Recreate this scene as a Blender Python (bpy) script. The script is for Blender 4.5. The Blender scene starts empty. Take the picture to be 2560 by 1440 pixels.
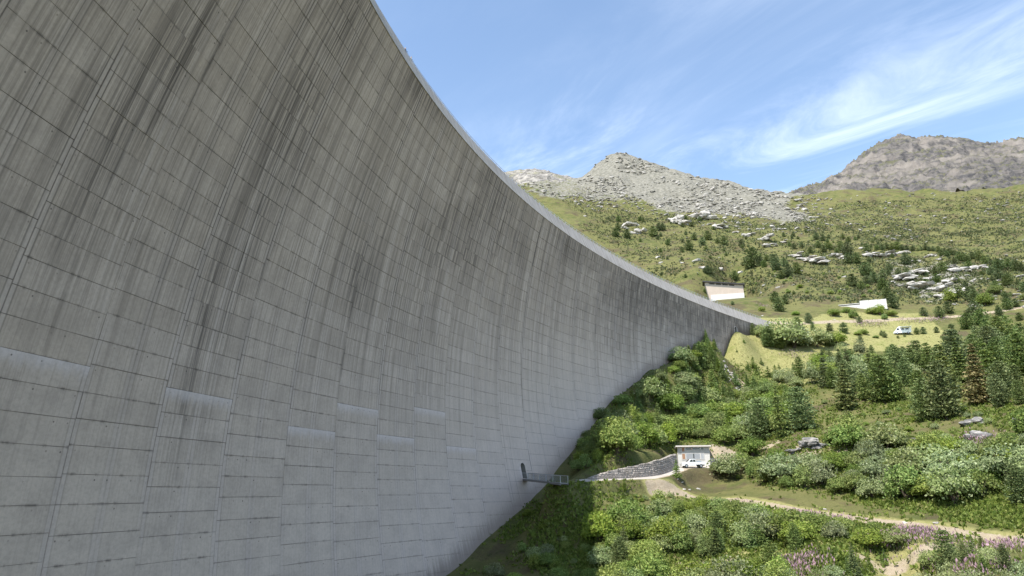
import bpy, bmesh, math, random
import numpy as np
from mathutils import Vector, Matrix, Quaternion
R_ = math.radians
sc = bpy.context.scene
C = bpy.context.collection

# ------------------------------------------------------------------ camera, sky, sun, exposure
PITCH = R_(16.6); FPX = 1707.0
cam = bpy.data.cameras.new('camera'); cam_ob = bpy.data.objects.new('camera', cam); C.objects.link(cam_ob)
cam.sensor_width = 36.0; cam.lens = 36.0 * FPX / 2560.0; cam.clip_start = 0.5; cam.clip_end = 12000
cam_ob.location = (0, 0, 0); cam_ob.rotation_euler = (math.pi / 2 + PITCH, 0, 0)
sc.camera = cam_ob
SUN_EL = R_(58.5); SUN_DIR = np.array([-0.707, -0.707])       # horizontal direction towards the sun
SUN_DIR /= np.hypot(*SUN_DIR)
wd = bpy.data.worlds.new('World'); sc.world = wd; wd.use_nodes = True
nt = wd.node_tree; nt.nodes.clear()
def wn(t, **k):
    n = nt.nodes.new(t)
    for a, b in k.items(): setattr(n, a, b)
    return n
sky = wn('ShaderNodeTexSky', sky_type='NISHITA', sun_disc=False)
sky.sun_elevation = SUN_EL; sky.sun_rotation = math.atan2(SUN_DIR[0], SUN_DIR[1])
sky.altitude = 2000; sky.air_density = 1.0; sky.dust_density = 1.0; sky.ozone_density = 1.0
bg = wn('ShaderNodeBackground'); bg.inputs['Strength'].default_value = 0.15
out = wn('ShaderNodeOutputWorld')
tc = wn('ShaderNodeTexCoord')
# thin cirrus: the sky direction is projected onto a high flat layer and drawn out along one wind direction
sep = wn('ShaderNodeSeparateXYZ'); nt.links.new(tc.outputs['Generated'], sep.inputs[0])
def wmath(op, a, b=None, c=None):
    n = wn('ShaderNodeMath', operation=op)
    for i, v in enumerate((a, b, c)):
        if v is None: continue
        if isinstance(v, (int, float)): n.inputs[i].default_value = v
        else: nt.links.new(v, n.inputs[i])
    return n.outputs[0]
zz = wmath('MAXIMUM', sep.outputs[2], 0.03)
lx = wmath('DIVIDE', sep.outputs[0], zz); ly = wmath('DIVIDE', sep.outputs[1], zz)
lay = wn('ShaderNodeCombineXYZ'); nt.links.new(lx, lay.inputs[0]); nt.links.new(ly, lay.inputs[1])
CIRRUS_DIR = R_(120)                                           # wind direction of the cirrus, from +x
ca, sa = math.cos(CIRRUS_DIR), math.sin(CIRRUS_DIR)
along = wmath('ADD', wmath('MULTIPLY', lx, ca), wmath('MULTIPLY', ly, sa)); across = wmath('ADD', wmath('MULTIPLY', lx, -sa), wmath('MULTIPLY', ly, ca))
def cloudnoise(sx, sy, turn, detail, rough, dist, off, lo, hi):
    v = wn('ShaderNodeCombineXYZ')
    nt.links.new(wmath('ADD', wmath('MULTIPLY', wmath('ADD', along, wmath('MULTIPLY', across, turn)), sx), off[0]), v.inputs[0])
    nt.links.new(wmath('ADD', wmath('MULTIPLY', wmath('SUBTRACT', across, wmath('MULTIPLY', along, turn)), sy), off[1]), v.inputs[1])
    t = wn('ShaderNodeTexNoise'); t.inputs['Scale'].default_value = 1.0; t.inputs['Detail'].default_value = detail
    t.inputs['Roughness'].default_value = rough; t.inputs['Distortion'].default_value = dist
    nt.links.new(v.outputs[0], t.inputs['Vector'])
    r = wn('ShaderNodeMapRange', interpolation_type='SMOOTHSTEP'); r.inputs[1].default_value = lo; r.inputs[2].default_value = hi
    nt.links.new(t.outputs['Fac'], r.inputs[0]); return r.outputs[0]
c1 = cloudnoise(0.42, 1.25, 0.0, 8, 0.56, 0.7, (0.2, 0.5), 0.42, 0.80)
c2 = cloudnoise(1.2, 3.0, 0.12, 9, 0.64, 0.8, (3.1, 1.7), 0.42, 0.80)
c3 = cloudnoise(0.55, 0.8, 0.3, 3, 0.5, 0.6, (6.4, 2.2), 0.36, 0.60)
cc = wmath('MULTIPLY', wmath('ADD', wmath('MULTIPLY', c1, 0.30), wmath('MULTIPLY', c2, 0.34)), wmath('ADD', wmath('MULTIPLY', c3, 0.95), 0.05))
cc = wmath('MINIMUM', cc, 0.55)
mixs = wn('ShaderNodeMix', data_type='RGBA'); nt.links.new(cc, mixs.inputs[0])
tintn = wn('ShaderNodeMix', data_type='RGBA', blend_type='MULTIPLY'); tintn.inputs[0].default_value = 1.0
nt.links.new(sky.outputs[0], tintn.inputs[6]); tintn.inputs[7].default_value = (0.93, 0.89, 0.80, 1)
nt.links.new(tintn.outputs[2], mixs.inputs[6]); mixs.inputs[7].default_value = (4.5, 4.75, 5.1, 1)
nt.links.new(mixs.outputs[2], bg.inputs[0]); nt.links.new(bg.outputs[0], out.inputs[0])
sun = bpy.data.lights.new('sun', 'SUN'); sun.energy = 3.0; sun.angle = R_(0.5); sun.color = (1.0, 0.955, 0.89)
sun_ob = bpy.data.objects.new('sun', sun); C.objects.link(sun_ob); sun_ob.location = (-60, -60, 160)
_sd = Vector((SUN_DIR[0] * math.cos(SUN_EL), SUN_DIR[1] * math.cos(SUN_EL), math.sin(SUN_EL)))
sun_ob.rotation_euler = _sd.to_track_quat('Z', 'Y').to_euler()
sc.view_settings.view_transform = 'Standard'; sc.view_settings.look = 'None'; sc.view_settings.gamma = 1.0
sc.view_settings.exposure = 1.52; sc.view_settings.use_curve_mapping = False

# ------------------------------------------------------------------ helpers
rng = np.random.default_rng(7); random.seed(7)
def pix(px, py):
    """azimuth and slope (rise over horizontal run) of the sight line through a point of the photograph"""
    u = px - 1280.0; v = 720.0 - py
    f = FPX * math.cos(PITCH) - v * math.sin(PITCH); up = FPX * math.sin(PITCH) + v * math.cos(PITCH)
    h = math.hypot(u, f); return math.atan2(u, f), up / h
def at(px, py, D):
    a, s = pix(px, py); return np.array([D * math.sin(a), D * math.cos(a), D * s])
def project(P):
    P = np.atleast_2d(P); d = P[:, 1] * math.cos(PITCH) + P[:, 2] * math.sin(PITCH); v = -P[:, 1] * math.sin(PITCH) + P[:, 2] * math.cos(PITCH)
    d = np.where(d > 1e-3, d, 1e-3); return np.stack([1280 + FPX * P[:, 0] / d, 720 - FPX * v / d], 1)
def hash2(ix, iy, seed):
    h = (ix.astype(np.int64) * 374761393 + iy.astype(np.int64) * 668265263 + seed * 1442695041) & 0xffffffff
    h = ((h ^ (h >> 13)) * 1274126177) & 0xffffffff; h ^= h >> 16
    return h / 4294967296.0
def vnoise(x, y, seed=0):
    ix = np.floor(x); iy = np.floor(y); fx = x - ix; fy = y - iy
    fx = fx * fx * fx * (fx * (fx * 6 - 15) + 10); fy = fy * fy * fy * (fy * (fy * 6 - 15) + 10)
    a = hash2(ix, iy, seed); b = hash2(ix + 1, iy, seed); c = hash2(ix, iy + 1, seed); d = hash2(ix + 1, iy + 1, seed)
    return (a + (b - a) * fx) * (1 - fy) + (c + (d - c) * fx) * fy
def fbm(x, y, oct=4, seed=0, gain=0.5):
    s = 0; a = 1; t = 0
    for i in range(oct):
        s = s + a * (vnoise(x * 2 ** i + 17.3 * i, y * 2 ** i + 5.1 * i, seed + i) - 0.5); t += a; a *= gain
    return s / t * 2
def sstep(a, b, x): t = np.clip((x - a) / (b - a), 0, 1); return t * t * (3 - 2 * t)
def meshdata(name, V, F, mat=None, smooth=False):
    """F: (n,3) or (n,4) array, or list of polygons"""
    me = bpy.data.meshes.new(name)
    V = np.asarray(V, np.float32)
    if isinstance(F, np.ndarray):
        n, k = F.shape
        me.vertices.add(len(V)); me.vertices.foreach_set('co', V.ravel())
        me.loops.add(n * k); me.loops.foreach_set('vertex_index', F.astype(np.int32).ravel())
        me.polygons.add(n); me.polygons.foreach_set('loop_start', np.arange(0, n * k, k, dtype=np.int32))
        me.update(calc_edges=True)
    else:
        me.from_pydata([tuple(map(float, v)) for v in V], [], [tuple(map(int, f)) for f in F])
    for m in (mat if isinstance(mat, (list, tuple)) else [mat]):
        if m: me.materials.append(m)
    me.polygons.foreach_set('use_smooth', np.full(len(me.polygons), bool(smooth)))
    return me
def link(name, me, parent=None, loc=None, rot=None, scale=None):
    o = bpy.data.objects.new(name, me); C.objects.link(o)
    if parent is not None: o.parent = parent
    if loc is not None: o.location = loc
    if rot is not None: o.rotation_euler = rot
    if scale is not None: o.scale = scale if hasattr(scale, '__len__') else (scale,) * 3
    return o
def tag(o, label=None, cat=None, group=None, kind=None):
    if label: o['label'] = label
    if cat: o['category'] = cat
    if group: o['group'] = group
    if kind: o['kind'] = kind
    return o
def empty(name, loc, rz=0.0):
    o = bpy.data.objects.new(name, None); C.objects.link(o); o.location = loc; o.rotation_euler = (0, 0, rz)
    o.empty_display_size = 0.3; return o
def gridfaces(nu, nv):
    i = np.arange((nu - 1) * (nv - 1)); a = (i // (nv - 1)) * nv + i % (nv - 1)
    return np.stack([a, a + nv, a + nv + 1, a + 1], 1)
def boxdata(boxes):
    """boxes: list of (x0,x1,y0,y1,z0,z1) -> V,F"""
    V = []; F = []
    for (x0, x1, y0, y1, z0, z1) in boxes:
        b = len(V)
        V += [(x0, y0, z0), (x1, y0, z0), (x1, y1, z0), (x0, y1, z0), (x0, y0, z1), (x1, y0, z1), (x1, y1, z1), (x0, y1, z1)]
        F += [(b, b + 3, b + 2, b + 1), (b + 4, b + 5, b + 6, b + 7), (b, b + 1, b + 5, b + 4), (b + 1, b + 2, b + 6, b + 5), (b + 2, b + 3, b + 7, b + 6), (b + 3, b, b + 4, b + 7)]
    return V, F
def boxes(name, bl, mat, parent=None, loc=None, rot=None, bev=0.0):
    V, F = boxdata(bl); me = meshdata(name, V, F, mat)
    if bev:
        bm = bmesh.new(); bm.from_mesh(me); bmesh.ops.bevel(bm, geom=bm.edges[:], offset=bev, segments=2, affect='EDGES', profile=0.6); bm.to_mesh(me); bm.free()
    return link(name, me, parent, loc, rot)
def tube(pts, r, n=6):
    """closed tube along points; r number or list -> V,F(list)"""
    pts = [Vector(p) for p in pts]; V = []; F = []
    rs = r if hasattr(r, '__len__') else [r] * len(pts)
    for i, p in enumerate(pts):
        d = (pts[min(i + 1, len(pts) - 1)] - pts[max(i - 1, 0)]).normalized()
        a = d.orthogonal().normalized() if i == 0 else (a - d * a.dot(d)).normalized()
        b = d.cross(a)
        for k in range(n):
            t = 2 * math.pi * k / n; V.append(p + (a * math.cos(t) + b * math.sin(t)) * rs[i])
    for i in range(len(pts) - 1):
        for k in range(n):
            F.append((i * n + k, i * n + (k + 1) % n, (i + 1) * n + (k + 1) % n, (i + 1) * n + k))
    F.append(tuple(range(n - 1, -1, -1))); F.append(tuple((len(pts) - 1) * n + k for k in range(n)))
    return V, F

# ------------------------------------------------------------------ material helpers
class Mat:
    def __init__(s, name, rough=0.9, spec=0.2):
        s.m = bpy.data.materials.new(name); s.m.use_nodes = True; s.t = s.m.node_tree
        s.b = s.t.nodes['Principled BSDF']; s.b.inputs['Roughness'].default_value = rough; s.b.inputs['Specular IOR Level'].default_value = spec
    def n(s, t, **k):
        x = s.t.nodes.new(t)
        for a, b in k.items(): setattr(x, a, b)
        return x
    def put(s, sock, v):
        if isinstance(v, (int, float)): sock.default_value = v
        elif isinstance(v, (tuple, list)): sock.default_value = tuple(v) + ((1,) if len(v) == 3 and sock.type == 'RGBA' else ())
        else: s.t.links.new(v, sock)
    def math(s, op, a, b=None, c=None, clamp=False):
        x = s.n('ShaderNodeMath', operation=op, use_clamp=clamp)
        for i, v in enumerate((a, b, c)):
            if v is not None: s.put(x.inputs[i], v)
        return x.outputs[0]
    def mul(s, a, b): return s.math('MULTIPLY', a, b)
    def add(s, a, b): return s.math('ADD', a, b)
    def ramp(s, v, lo, hi, a=0.0, b=1.0):
        x = s.n('ShaderNodeMapRange', interpolation_type='SMOOTHSTEP'); s.put(x.inputs[0], v)
        for i, q in enumerate((lo, hi, a, b)): x.inputs[i + 1].default_value = q
        return x.outputs[0]
    def mix(s, f, a, b, blend='MIX'):
        x = s.n('ShaderNodeMix', data_type='RGBA', blend_type=blend); s.put(x.inputs[0], f); s.put(x.inputs[6], a); s.put(x.inputs[7], b); return x.outputs[2]
    def mapping(s, v, scale=(1, 1, 1), loc=(0, 0, 0), rot=(0, 0, 0)):
        x = s.n('ShaderNodeMapping'); s.put(x.inputs[0], v); x.inputs['Scale'].default_value = scale; x.inputs['Location'].default_value = loc; x.inputs['Rotation'].default_value = rot; return x.outputs[0]
    def noise(s, v, scale=1.0, detail=4.0, rough=0.5, dist=0.0, sc=None, loc=(0, 0, 0)):
        if sc: v = s.mapping(v, sc, loc)
        x = s.n('ShaderNodeTexNoise'); s.put(x.inputs['Vector'], v); x.inputs['Scale'].default_value = scale; x.inputs['Detail'].default_value = detail
        x.inputs['Roughness'].default_value = rough; x.inputs['Distortion'].default_value = dist; return x.outputs['Fac']
    def vor(s, v, scale=1.0, feature='F1', out='Distance', rnd=1.0):
        x = s.n('ShaderNodeTexVoronoi', feature=feature); s.put(x.inputs['Vector'], v); x.inputs['Scale'].default_value = scale; x.inputs['Randomness'].default_value = rnd; return x.outputs[out]
    def uv(s, name='UVMap'): x = s.n('ShaderNodeUVMap'); x.uv_map = name; return x.outputs[0]
    def attr(s, name, out='Color', kind='GEOMETRY'): x = s.n('ShaderNodeAttribute', attribute_name=name, attribute_type=kind); return x.outputs[out]
    def sep(s, v): x = s.n('ShaderNodeSeparateXYZ'); s.put(x.inputs[0], v); return x.outputs
    def sepc(s, v): x = s.n('ShaderNodeSeparateColor'); s.put(x.inputs[0], v); return x.outputs
    def obj(s): return s.n('ShaderNodeTexCoord').outputs['Object']
    def pos(s): return s.n('ShaderNodeNewGeometry').outputs['Position']
    def rnd(s): return s.n('ShaderNodeObjectInfo').outputs['Random']
    def bump(s, h, strength=0.5, dist=0.05):
        x = s.n('ShaderNodeBump'); x.inputs['Strength'].default_value = strength; x.inputs['Distance'].default_value = dist; s.put(x.inputs['Height'], h); s.t.links.new(x.outputs[0], s.b.inputs['Normal'])
    def col(s, v): s.put(s.b.inputs['Base Color'], v); return s
def plain(name, colr, rough=0.7, var=0.12, scale=3.0, spec=0.3, metal=0.0):
    m = Mat(name, rough, spec); n = m.noise(m.obj(), scale, 5, 0.6)
    m.col(m.mix(n, tuple(c * (1 - var) for c in colr), tuple(min(1, c * (1 + var)) for c in colr))); m.b.inputs['Metallic'].default_value = metal; return m.m

# ------------------------------------------------------------------ the dam surface (double-curved arch, concave towards the valley)
HC = 60.0; HB = 3.42; SB = 0.87
CX, CY, R0, PM = 285.14765, -6.03961, 313.17859, 2.56167
def RR(ph):
    x = ph - PM; xc = np.clip(x, -0.36, 0.42); r = R0 - 0.38195 + 7.56239 * xc + 4.4172 * xc ** 2 - 92.81182 * xc ** 3
    return r + (x - xc) * np.where(x > 0, 7.56 + 8.83 * 0.42 - 278.4 * 0.1764, 7.56 - 8.83 * 0.36 - 278.4 * 0.1296)
def gg(t, ph):
    x = np.clip(ph - PM, -0.31, 0.46); t = np.maximum(t, 0)
    return (0.22304 + 0.62398 * x) * t + (-0.15599 + 0.20787 * x) * t ** 2 / 60 + (-0.21922 + 0.03415 * x) * t ** 3 / 3600 + 0.08238 * t ** 4 / 216000
def face_r(z, ph): return RR(ph) - SB + gg(HC - HB - z, ph)
def dpt(r, ph, z): return np.stack([CX + r * np.cos(ph), CY + r * np.sin(ph), np.broadcast_to(z, np.shape(r)).astype(float)], -1)
def dam_hit(px, py):
    a, s = pix(px, py); D = np.linspace(20, 330, 8000); X = D * math.sin(a); Y = D * math.cos(a); Z = D * s
    ph = np.arctan2(Y - CY, X - CX); f = np.hypot(X - CX, Y - CY) - face_r(Z, ph)
    i = np.argmax((f[:-1] < 0) & (f[1:] >= 0)); return np.array([X[i], Y[i], Z[i]]), ph[i]

# ------------------------------------------------------------------ terrain
FOOT = [(1110, 1438), (1160, 1400), (1200, 1357), (1245, 1318), (1290, 1280), (1340, 1232), (1400, 1160), (1450, 1100), (1490, 1050), (1530, 1000), (1565, 975), (1600, 950), (1650, 912), (1700, 876), (1760, 850), (1830, 836), (1890, 826)]
foot = [dam_hit(*p)[0] for p in FOOT]
TP = [  # photograph point, horizontal distance in metres
 (1500,1440,97),(1650,1440,93),(1800,1440,90),(2100,1440,84),(2400,1440,79),(2560,1440,77),(2750,1440,74),(1330,1440,101),
 (1500,1320,111),(1400,1320,113),(1650,1320,112),(1800,1330,108),(1950,1390,95),(2150,1385,92),(2300,1368,92),(2560,1400,86),
 (1410,1212,118),(1450,1212,120.5),(1490,1214,123),(1560,1214,129),(1620,1216,133),(1690,1190,146),(1690,1172,152),(1740,1174,155),(1790,1176,155),
 (1700,1226,136),(1830,1246,131),(1960,1266,124),(2080,1284,118),(2200,1301,113),(2380,1324,106),(2560,1347,101),(2760,1372,95),
 (1650,1260,124),(1800,1280,120),(1950,1320,110),(2200,1345,101),(2400,1370,95),
 (1900,1200,146),(2050,1200,140),(2200,1215,133),(2400,1220,125),(2560,1240,118),(2750,1260,110),
 (1850,1140,165),(2000,1125,148),(2080,1108,149),(2240,1108,147),(2420,1080,146),(2560,1085,140),(2760,1100,132),
 (1510,1190,126.5),(1560,1176,131),(1600,1160,136),(1660,1140,146),(1697,1128,153),(1737,1118,162),(1790,1120,164),(1600,1130,147),(1640,1095,166),(1560,1110,148),(1580,1050,170),(1690,1060,182),(1640,985,198),(1740,980,204),
 (1850,1060,187),(1950,1055,182),(2120,1085,164),(2300,1045,170),(2450,1010,168),(2560,1005,160),(2760,1010,150),
 (1800,905,228),(1900,885,237),(1790,856,238),(1850,832,246),(2000,892,239),(1850,965,214),(1950,965,212),(2100,960,205),(2100,895,246),(2250,930,222),(2400,920,218),(2560,900,215),
 (2300,872,257),(2450,860,260),(2560,850,260),(2760,850,260),
 (1930,845,250),(2000,862,251),(2100,858,258),(2257,836,279),(2400,832,281),(2560,805,300),(2760,790,300),
 (1908,806,262),(1960,806,270),(2050,806,278),(2150,803,290),(2260,797,302),(2400,790,312),
 (1816,770,298),(1770,772,285),(1850,774,292),(1815,752,328),(1870,748,332),(1930,765,310),(2060,765,306),(2140,766,312),(2210,768,316),(2320,760,330),(2450,735,345),(2560,720,350),(2760,700,355),
 (1700,700,362),(1780,690,368),(1900,690,370),(2050,690,372),(2200,690,378),(2400,670,395),(2560,655,405),(2760,640,410),
 (1600,650,402),(1500,600,440),(1450,570,452),(1400,530,505),(1350,490,560),
 (1750,640,412),(1900,640,415),(2050,640,418),(2200,640,425),(2400,620,450),(2560,600,470),(2760,590,470),
 (1600,590,470),(1750,590,470),(1900,590,470),(2050,590,475),(2250,580,495),(2450,560,530),(2600,545,550),
 (1500,545,520),(1650,545,530),(1800,545,528),(1950,550,530),(2100,545,540),(2300,525,590),(2500,510,630),(2700,500,640),
 (1400,490,600),(1500,500,590),(1650,495,605),(1800,500,600),(1950,515,580),(2100,505,610),(2300,495,660),(2500,485,690),
 (1330,465,660),(1400,462,690),(1480,450,690),(1600,440,690),(1750,460,670),(1900,485,640),
 # ridge lines
 (1450,449,730),(1500,410,770),(1525,393,785),(1560,389,790),(1600,402,780),(1650,420,765),(1700,434,750),(1800,457,720),(1900,474,690),(2000,491,665),
 (2060,489,690),(2200,479,720),(2350,484,735),(2480,477,745),(2560,470,750),(2750,465,760),
 (1290,470,720),(1360,458,740),(1410,455,745),
]
XYZ = [  # valley floor out of frame, reservoir bed behind the dam (x, y, z)
 (-10,60,-26),(30,55,-24),(60,50,-20),(-5,85,-19),(12,75,-17),(40,75,-14.5),(70,55,-14),(90,40,-12),(0,30,-30),(40,25,-26),(80,15,-22),(-15,30,-31),(20,90,-12.5),
 (-40,130,20),(-20,190,25),(20,235,30),(-60,250,45),(0,300,50),(60,290,44),(-100,400,80),(-60,90,0),(-90,60,0),(-200,300,60),(-150,150,20),(-250,500,160),(-300,200,40),(110,330,56),
]
AZK, LDK = 3.0, 1.5
cp = []
for (px, py, D) in TP:
    a, s = pix(px, py); cp.append((a, D, s))
for P in foot:
    D = math.hypot(P[0], P[1]); cp.append((math.atan2(P[0], P[1]), D, (P[2] - 0.2) / D))
    ph = math.atan2(P[1] - CY, P[0] - CX)                       # the bank just in front of the wall
    for q, dz in ((3.0, -0.5), (-4.0, 0.0)):
        x, y = P[0] - q * math.cos(ph), P[1] - q * math.sin(ph); D = math.hypot(x, y); cp.append((math.atan2(x, y), D, (P[2] + dz) / D))
for (x, y, z) in XYZ:
    D = math.hypot(x, y); cp.append((math.atan2(x, y), D, z / D))
# beyond the skyline the ground drops again
for (px, py, D) in [(1290,470,720),(1360,458,740),(1450,449,730),(1500,410,770),(1560,389,790),(1650,420,765),(1800,457,720),(1900,474,690),(2000,491,665),(2200,479,720),(2350,484,735),(2560,470,750),(2750,465,760)]:
    a, s = pix(px, py); cp.append((a, D * 1.14, s * 0.80)); cp.append((a, D * 1.4, s * 0.5))
cp = np.array(cp)
def tps_fit(X, y, lam):
    d = np.linalg.norm(X[:, None] - X[None], axis=2); K = np.where(d > 0, d * d * np.log(d + 1e-12), 0) + lam * np.eye(len(X))
    P = np.c_[np.ones(len(X)), X]; A = np.block([[K, P], [P.T, np.zeros((3, 3))]]); return np.linalg.solve(A, np.r_[y, np.zeros(3)])
def tps_eval(X, w, Q):
    o = np.empty(len(Q))
    for i in range(0, len(Q), 8000):
        q = Q[i:i + 8000]; d2 = ((q[:, None] - X[None]) ** 2).sum(2)
        o[i:i + 8000] = (0.5 * d2 * np.log(d2 + 1e-12)) @ w[:-3] + w[-3] + q @ w[-2:]
    return o
CPX = np.c_[cp[:, 0] * AZK, np.log(cp[:, 1]) * LDK]
CPW = tps_fit(CPX, cp[:, 2], 6e-4)
# roads and tracks as lines on the ground (world xy), from points of the photograph
def gxy(l): return np.array([at(*p)[:2] for p in l])
ROAD = gxy([(1412,1206,119),(1450,1206,122),(1500,1206,127),(1560,1206,132.5),(1620,1203,137),(1665,1192,145),(1700,1178,151.5),(1745,1175,154.5),(1795,1176,155)])
TRACK = gxy([(1640,1222,132),(1700,1226,136),(1830,1246,131),(1960,1266,124),(2080,1284,118),(2200,1301,113),(2380,1324,106),(2560,1347,101),(2760,1372,95)])
TRACK2 = gxy([(1690,1405,98),(1800,1400,97),(1950,1390,95),(2150,1387,92),(2300,1370,92),(2430,1345,98),(2480,1332,103)])
PATH = gxy([(1908,806,262),(1960,806,270),(2050,806,278),(2150,803,290),(2260,797,302),(2400,790,312),(2600,780,325)])
def pdist(x, y, line):
    best = np.full(np.shape(x), 1e9)
    for (a, b) in zip(line[:-1], line[1:]):
        d = b - a; t = np.clip(((x - a[0]) * d[0] + (y - a[1]) * d[1]) / (d @ d), 0, 1); best = np.minimum(best, np.hypot(x - a[0] - t * d[0], y - a[1] - t * d[1]))
    return best
def base_h(az, D):
    azc = np.clip(az, -1.15, 1.15); Dc = np.clip(D, 22, 1100)
    s = tps_eval(CPX, CPW, np.c_[azc.ravel() * AZK, np.log(Dc.ravel()) * LDK]).reshape(az.shape)
    z = s * Dc
    back = sstep(0.95, 1.5, np.abs(az)); zb = -30 + 0.05 * np.maximum(D - 60, 0)
    z = z * (1 - back) + zb * back
    nearf = sstep(45, 24, D); return z * (1 - nearf) + (-30) * nearf
_az_f = np.linspace(R_(-14), R_(40), 660); _az = np.r_[np.linspace(-math.pi, R_(-16), 46), _az_f, np.linspace(R_(43), math.pi, 36)]
_D = np.r_[np.linspace(1, 58, 14), np.geomspace(60, 820, 500), np.geomspace(840, 1150, 12)]
NA, ND = len(_az), len(_D)
AZG, DG = np.meshgrid(_az, _D, indexing='ij')
TX, TY = DG * np.sin(AZG), DG * np.cos(AZG)
TZ = base_h(AZG, DG)
TPX = project(np.c_[TX.ravel(), TY.ravel(), TZ.ravel()]).reshape(NA, ND, 2)
def inpoly(P, poly):
    x, y = P[..., 0], P[..., 1]; r = np.zeros(x.shape, bool); n = len(poly)
    for i in range(n):
        (x1, y1), (x2, y2) = poly[i], poly[(i + 1) % n]
        c = ((y1 > y) != (y2 > y)); xx = (x2 - x1) * (y - y1) / ((y2 - y1) + 1e-9) + x1; r ^= c & (x < xx)
    return r
# areas of bare rock, scree and meadow, drawn once as outlines and carried on the ground itself
SCREE = [(1430,440),(1490,370),(1600,350),(1720,400),(2030,470),(2010,540),(1995,560),(1880,545),(1760,535),(1640,522),(1480,470)]
SCREE2 = [(1240,420),(1450,425),(1480,470),(1560,500),(1500,505),(1330,485)]
ROCKS_R = [(2150,620),(2260,650),(2420,660),(2480,690),(2440,740),(2330,760),(2240,720),(2200,690)]
MEADOW = [(1770,850),(1900,800),(2100,800),(2330,790),(2380,830),(2380,880),(2100,890),(2020,910),(1990,975),(1870,935),(1800,900)]
w1 = fbm(TX / 60, TY / 60, 3, 3); w2 = fbm(TX / 14, TY / 14, 3, 9)
jit = np.stack([TPX[..., 0] + w1 * 70 + w2 * 30, TPX[..., 1] + w2 * 14 + w1 * 14], -1)
front = (np.abs(AZG) < 0.9) & (DG > 60)
m_scree = np.where(front & inpoly(jit, SCREE) & (DG > 500), 1.0, 0) + np.where(front & inpoly(jit, SCREE2) & (DG > 500), 0.75, 0)
m_rock = np.where(front & inpoly(jit, ROCKS_R) & (DG > 300) & (DG < 500), 1.0, 0)
m_mead = np.where(front & inpoly(jit, MEADOW) & (DG > 200) & (DG < 330), 1.0, 0)
def blur(a, n=2):
    for _ in range(n):
        a = (a + np.roll(a, 1, 0) + np.roll(a, -1, 0)) / 3; a = (a + np.roll(a, 1, 1) + np.roll(a, -1, 1)) / 3
    return a
m_scree, m_rock, m_mead = 0.78 * blur(m_scree, 9), 0.55 * blur(m_rock, 8), blur(m_mead, 3)
d_road = pdist(TX, TY, ROAD); d_track = pdist(TX, TY, TRACK); d_track2 = pdist(TX, TY, TRACK2); d_path = pdist(TX, TY, PATH)
flat = np.minimum(np.minimum(sstep(2.5, 6, d_road), sstep(1.2, 4, d_track)), np.minimum(sstep(1.2, 4, d_track2), sstep(1.5, 6, d_path)))
_ph = np.arctan2(TY - CY, TX - CX); d_dam = face_r(TZ, _ph) - np.hypot(TX - CX, TY - CY)
calm = flat * (1 - 0.75 * m_mead) * sstep(0.5, 9, np.where(DG < 275, np.maximum(d_dam, 0), 99))
amp = np.interp(DG, [60, 180, 260, 400, 600, 900], [0.35, 0.5, 0.8, 1.8, 4.5, 6.0])
TZ = TZ + calm * amp * fbm(TX / 22, TY / 22, 4, 21) + calm * 0.22 * fbm(TX / 3.1, TY / 3.1, 3, 41) * np.interp(DG, [60, 300, 600], [1, 1.6, 2.5])
rid = 1 - np.abs(fbm(TX / 16, TY / 26, 4, 77)) * 2
TZ = TZ + m_scree * (3.0 * (rid - 0.4) + 1.6 * fbm(TX / 5, TY / 5, 3, 91)) * sstep(480, 640, DG) + m_rock * 2.2 * np.maximum(0, fbm(TX / 9, TY / 7, 4, 61))
# the two tracks are cut level into the slope
for dline, wid in ((d_track, 2.0), (d_track2, 1.7)):
    TZ -= 0.35 * sstep(wid * 1.5, wid * 0.5, dline)
def pad(x, y, z, r0, r1):
    global TZ
    w = sstep(r1, r0, np.hypot(TX - x, TY - y)); TZ = TZ * (1 - w) + z * w
ROAD3 = np.array([at(*p) for p in [(1412,1206,119),(1450,1206,122),(1500,1206,127),(1560,1206,132.5),(1620,1203,137),(1665,1192,145),(1700,1178,151.5),(1745,1175,154.5),(1795,1176,155)]])
ROAD3[:, 2] = [1.45, 1.6, 1.9, 2.1, 2.3, 3.2, 4.4, 4.7, 4.7]
rzg = np.zeros_like(TX); rbest = np.full_like(TX, 1e9)
for a_, b_ in zip(ROAD3[:-1], ROAD3[1:]):
    d_ = (b_ - a_)[:2]; t_ = np.clip(((TX - a_[0]) * d_[0] + (TY - a_[1]) * d_[1]) / (d_ @ d_), 0, 1); q_ = np.hypot(TX - a_[0] - t_ * d_[0], TY - a_[1] - t_ * d_[1]); better = q_ < rbest
    rzg = np.where(better, a_[2] + t_ * (b_[2] - a_[2]), rzg); rbest = np.minimum(rbest, q_)
wroad = sstep(4.6, 2.4, rbest); TZ = TZ * (1 - wroad) + rzg * wroad
CABP = at(1737, 1172, 157.0); CAB_Z = 4.75; pad(CABP[0], CABP[1], CAB_Z - 0.05, 4.2, 8.0)
HALLP = at(1816, 748, 326.0); _hd = math.hypot(HALLP[0], HALLP[1]); _ha = math.atan2(HALLP[0], HALLP[1]); _along = TX * math.sin(_ha) + TY * math.cos(_ha) - _hd; _acr = np.abs(TX * math.cos(_ha) - TY * math.sin(_ha))
_wh = sstep(24, 14, _acr) * sstep(-48, -30, _along) * sstep(22, 10, _along); TZ = TZ * (1 - _wh) + _wh * np.where(_along < 0, np.minimum(TZ, HALLP[2] + 0.36 * _along), HALLP[2] + 0.1 * _along)
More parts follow.
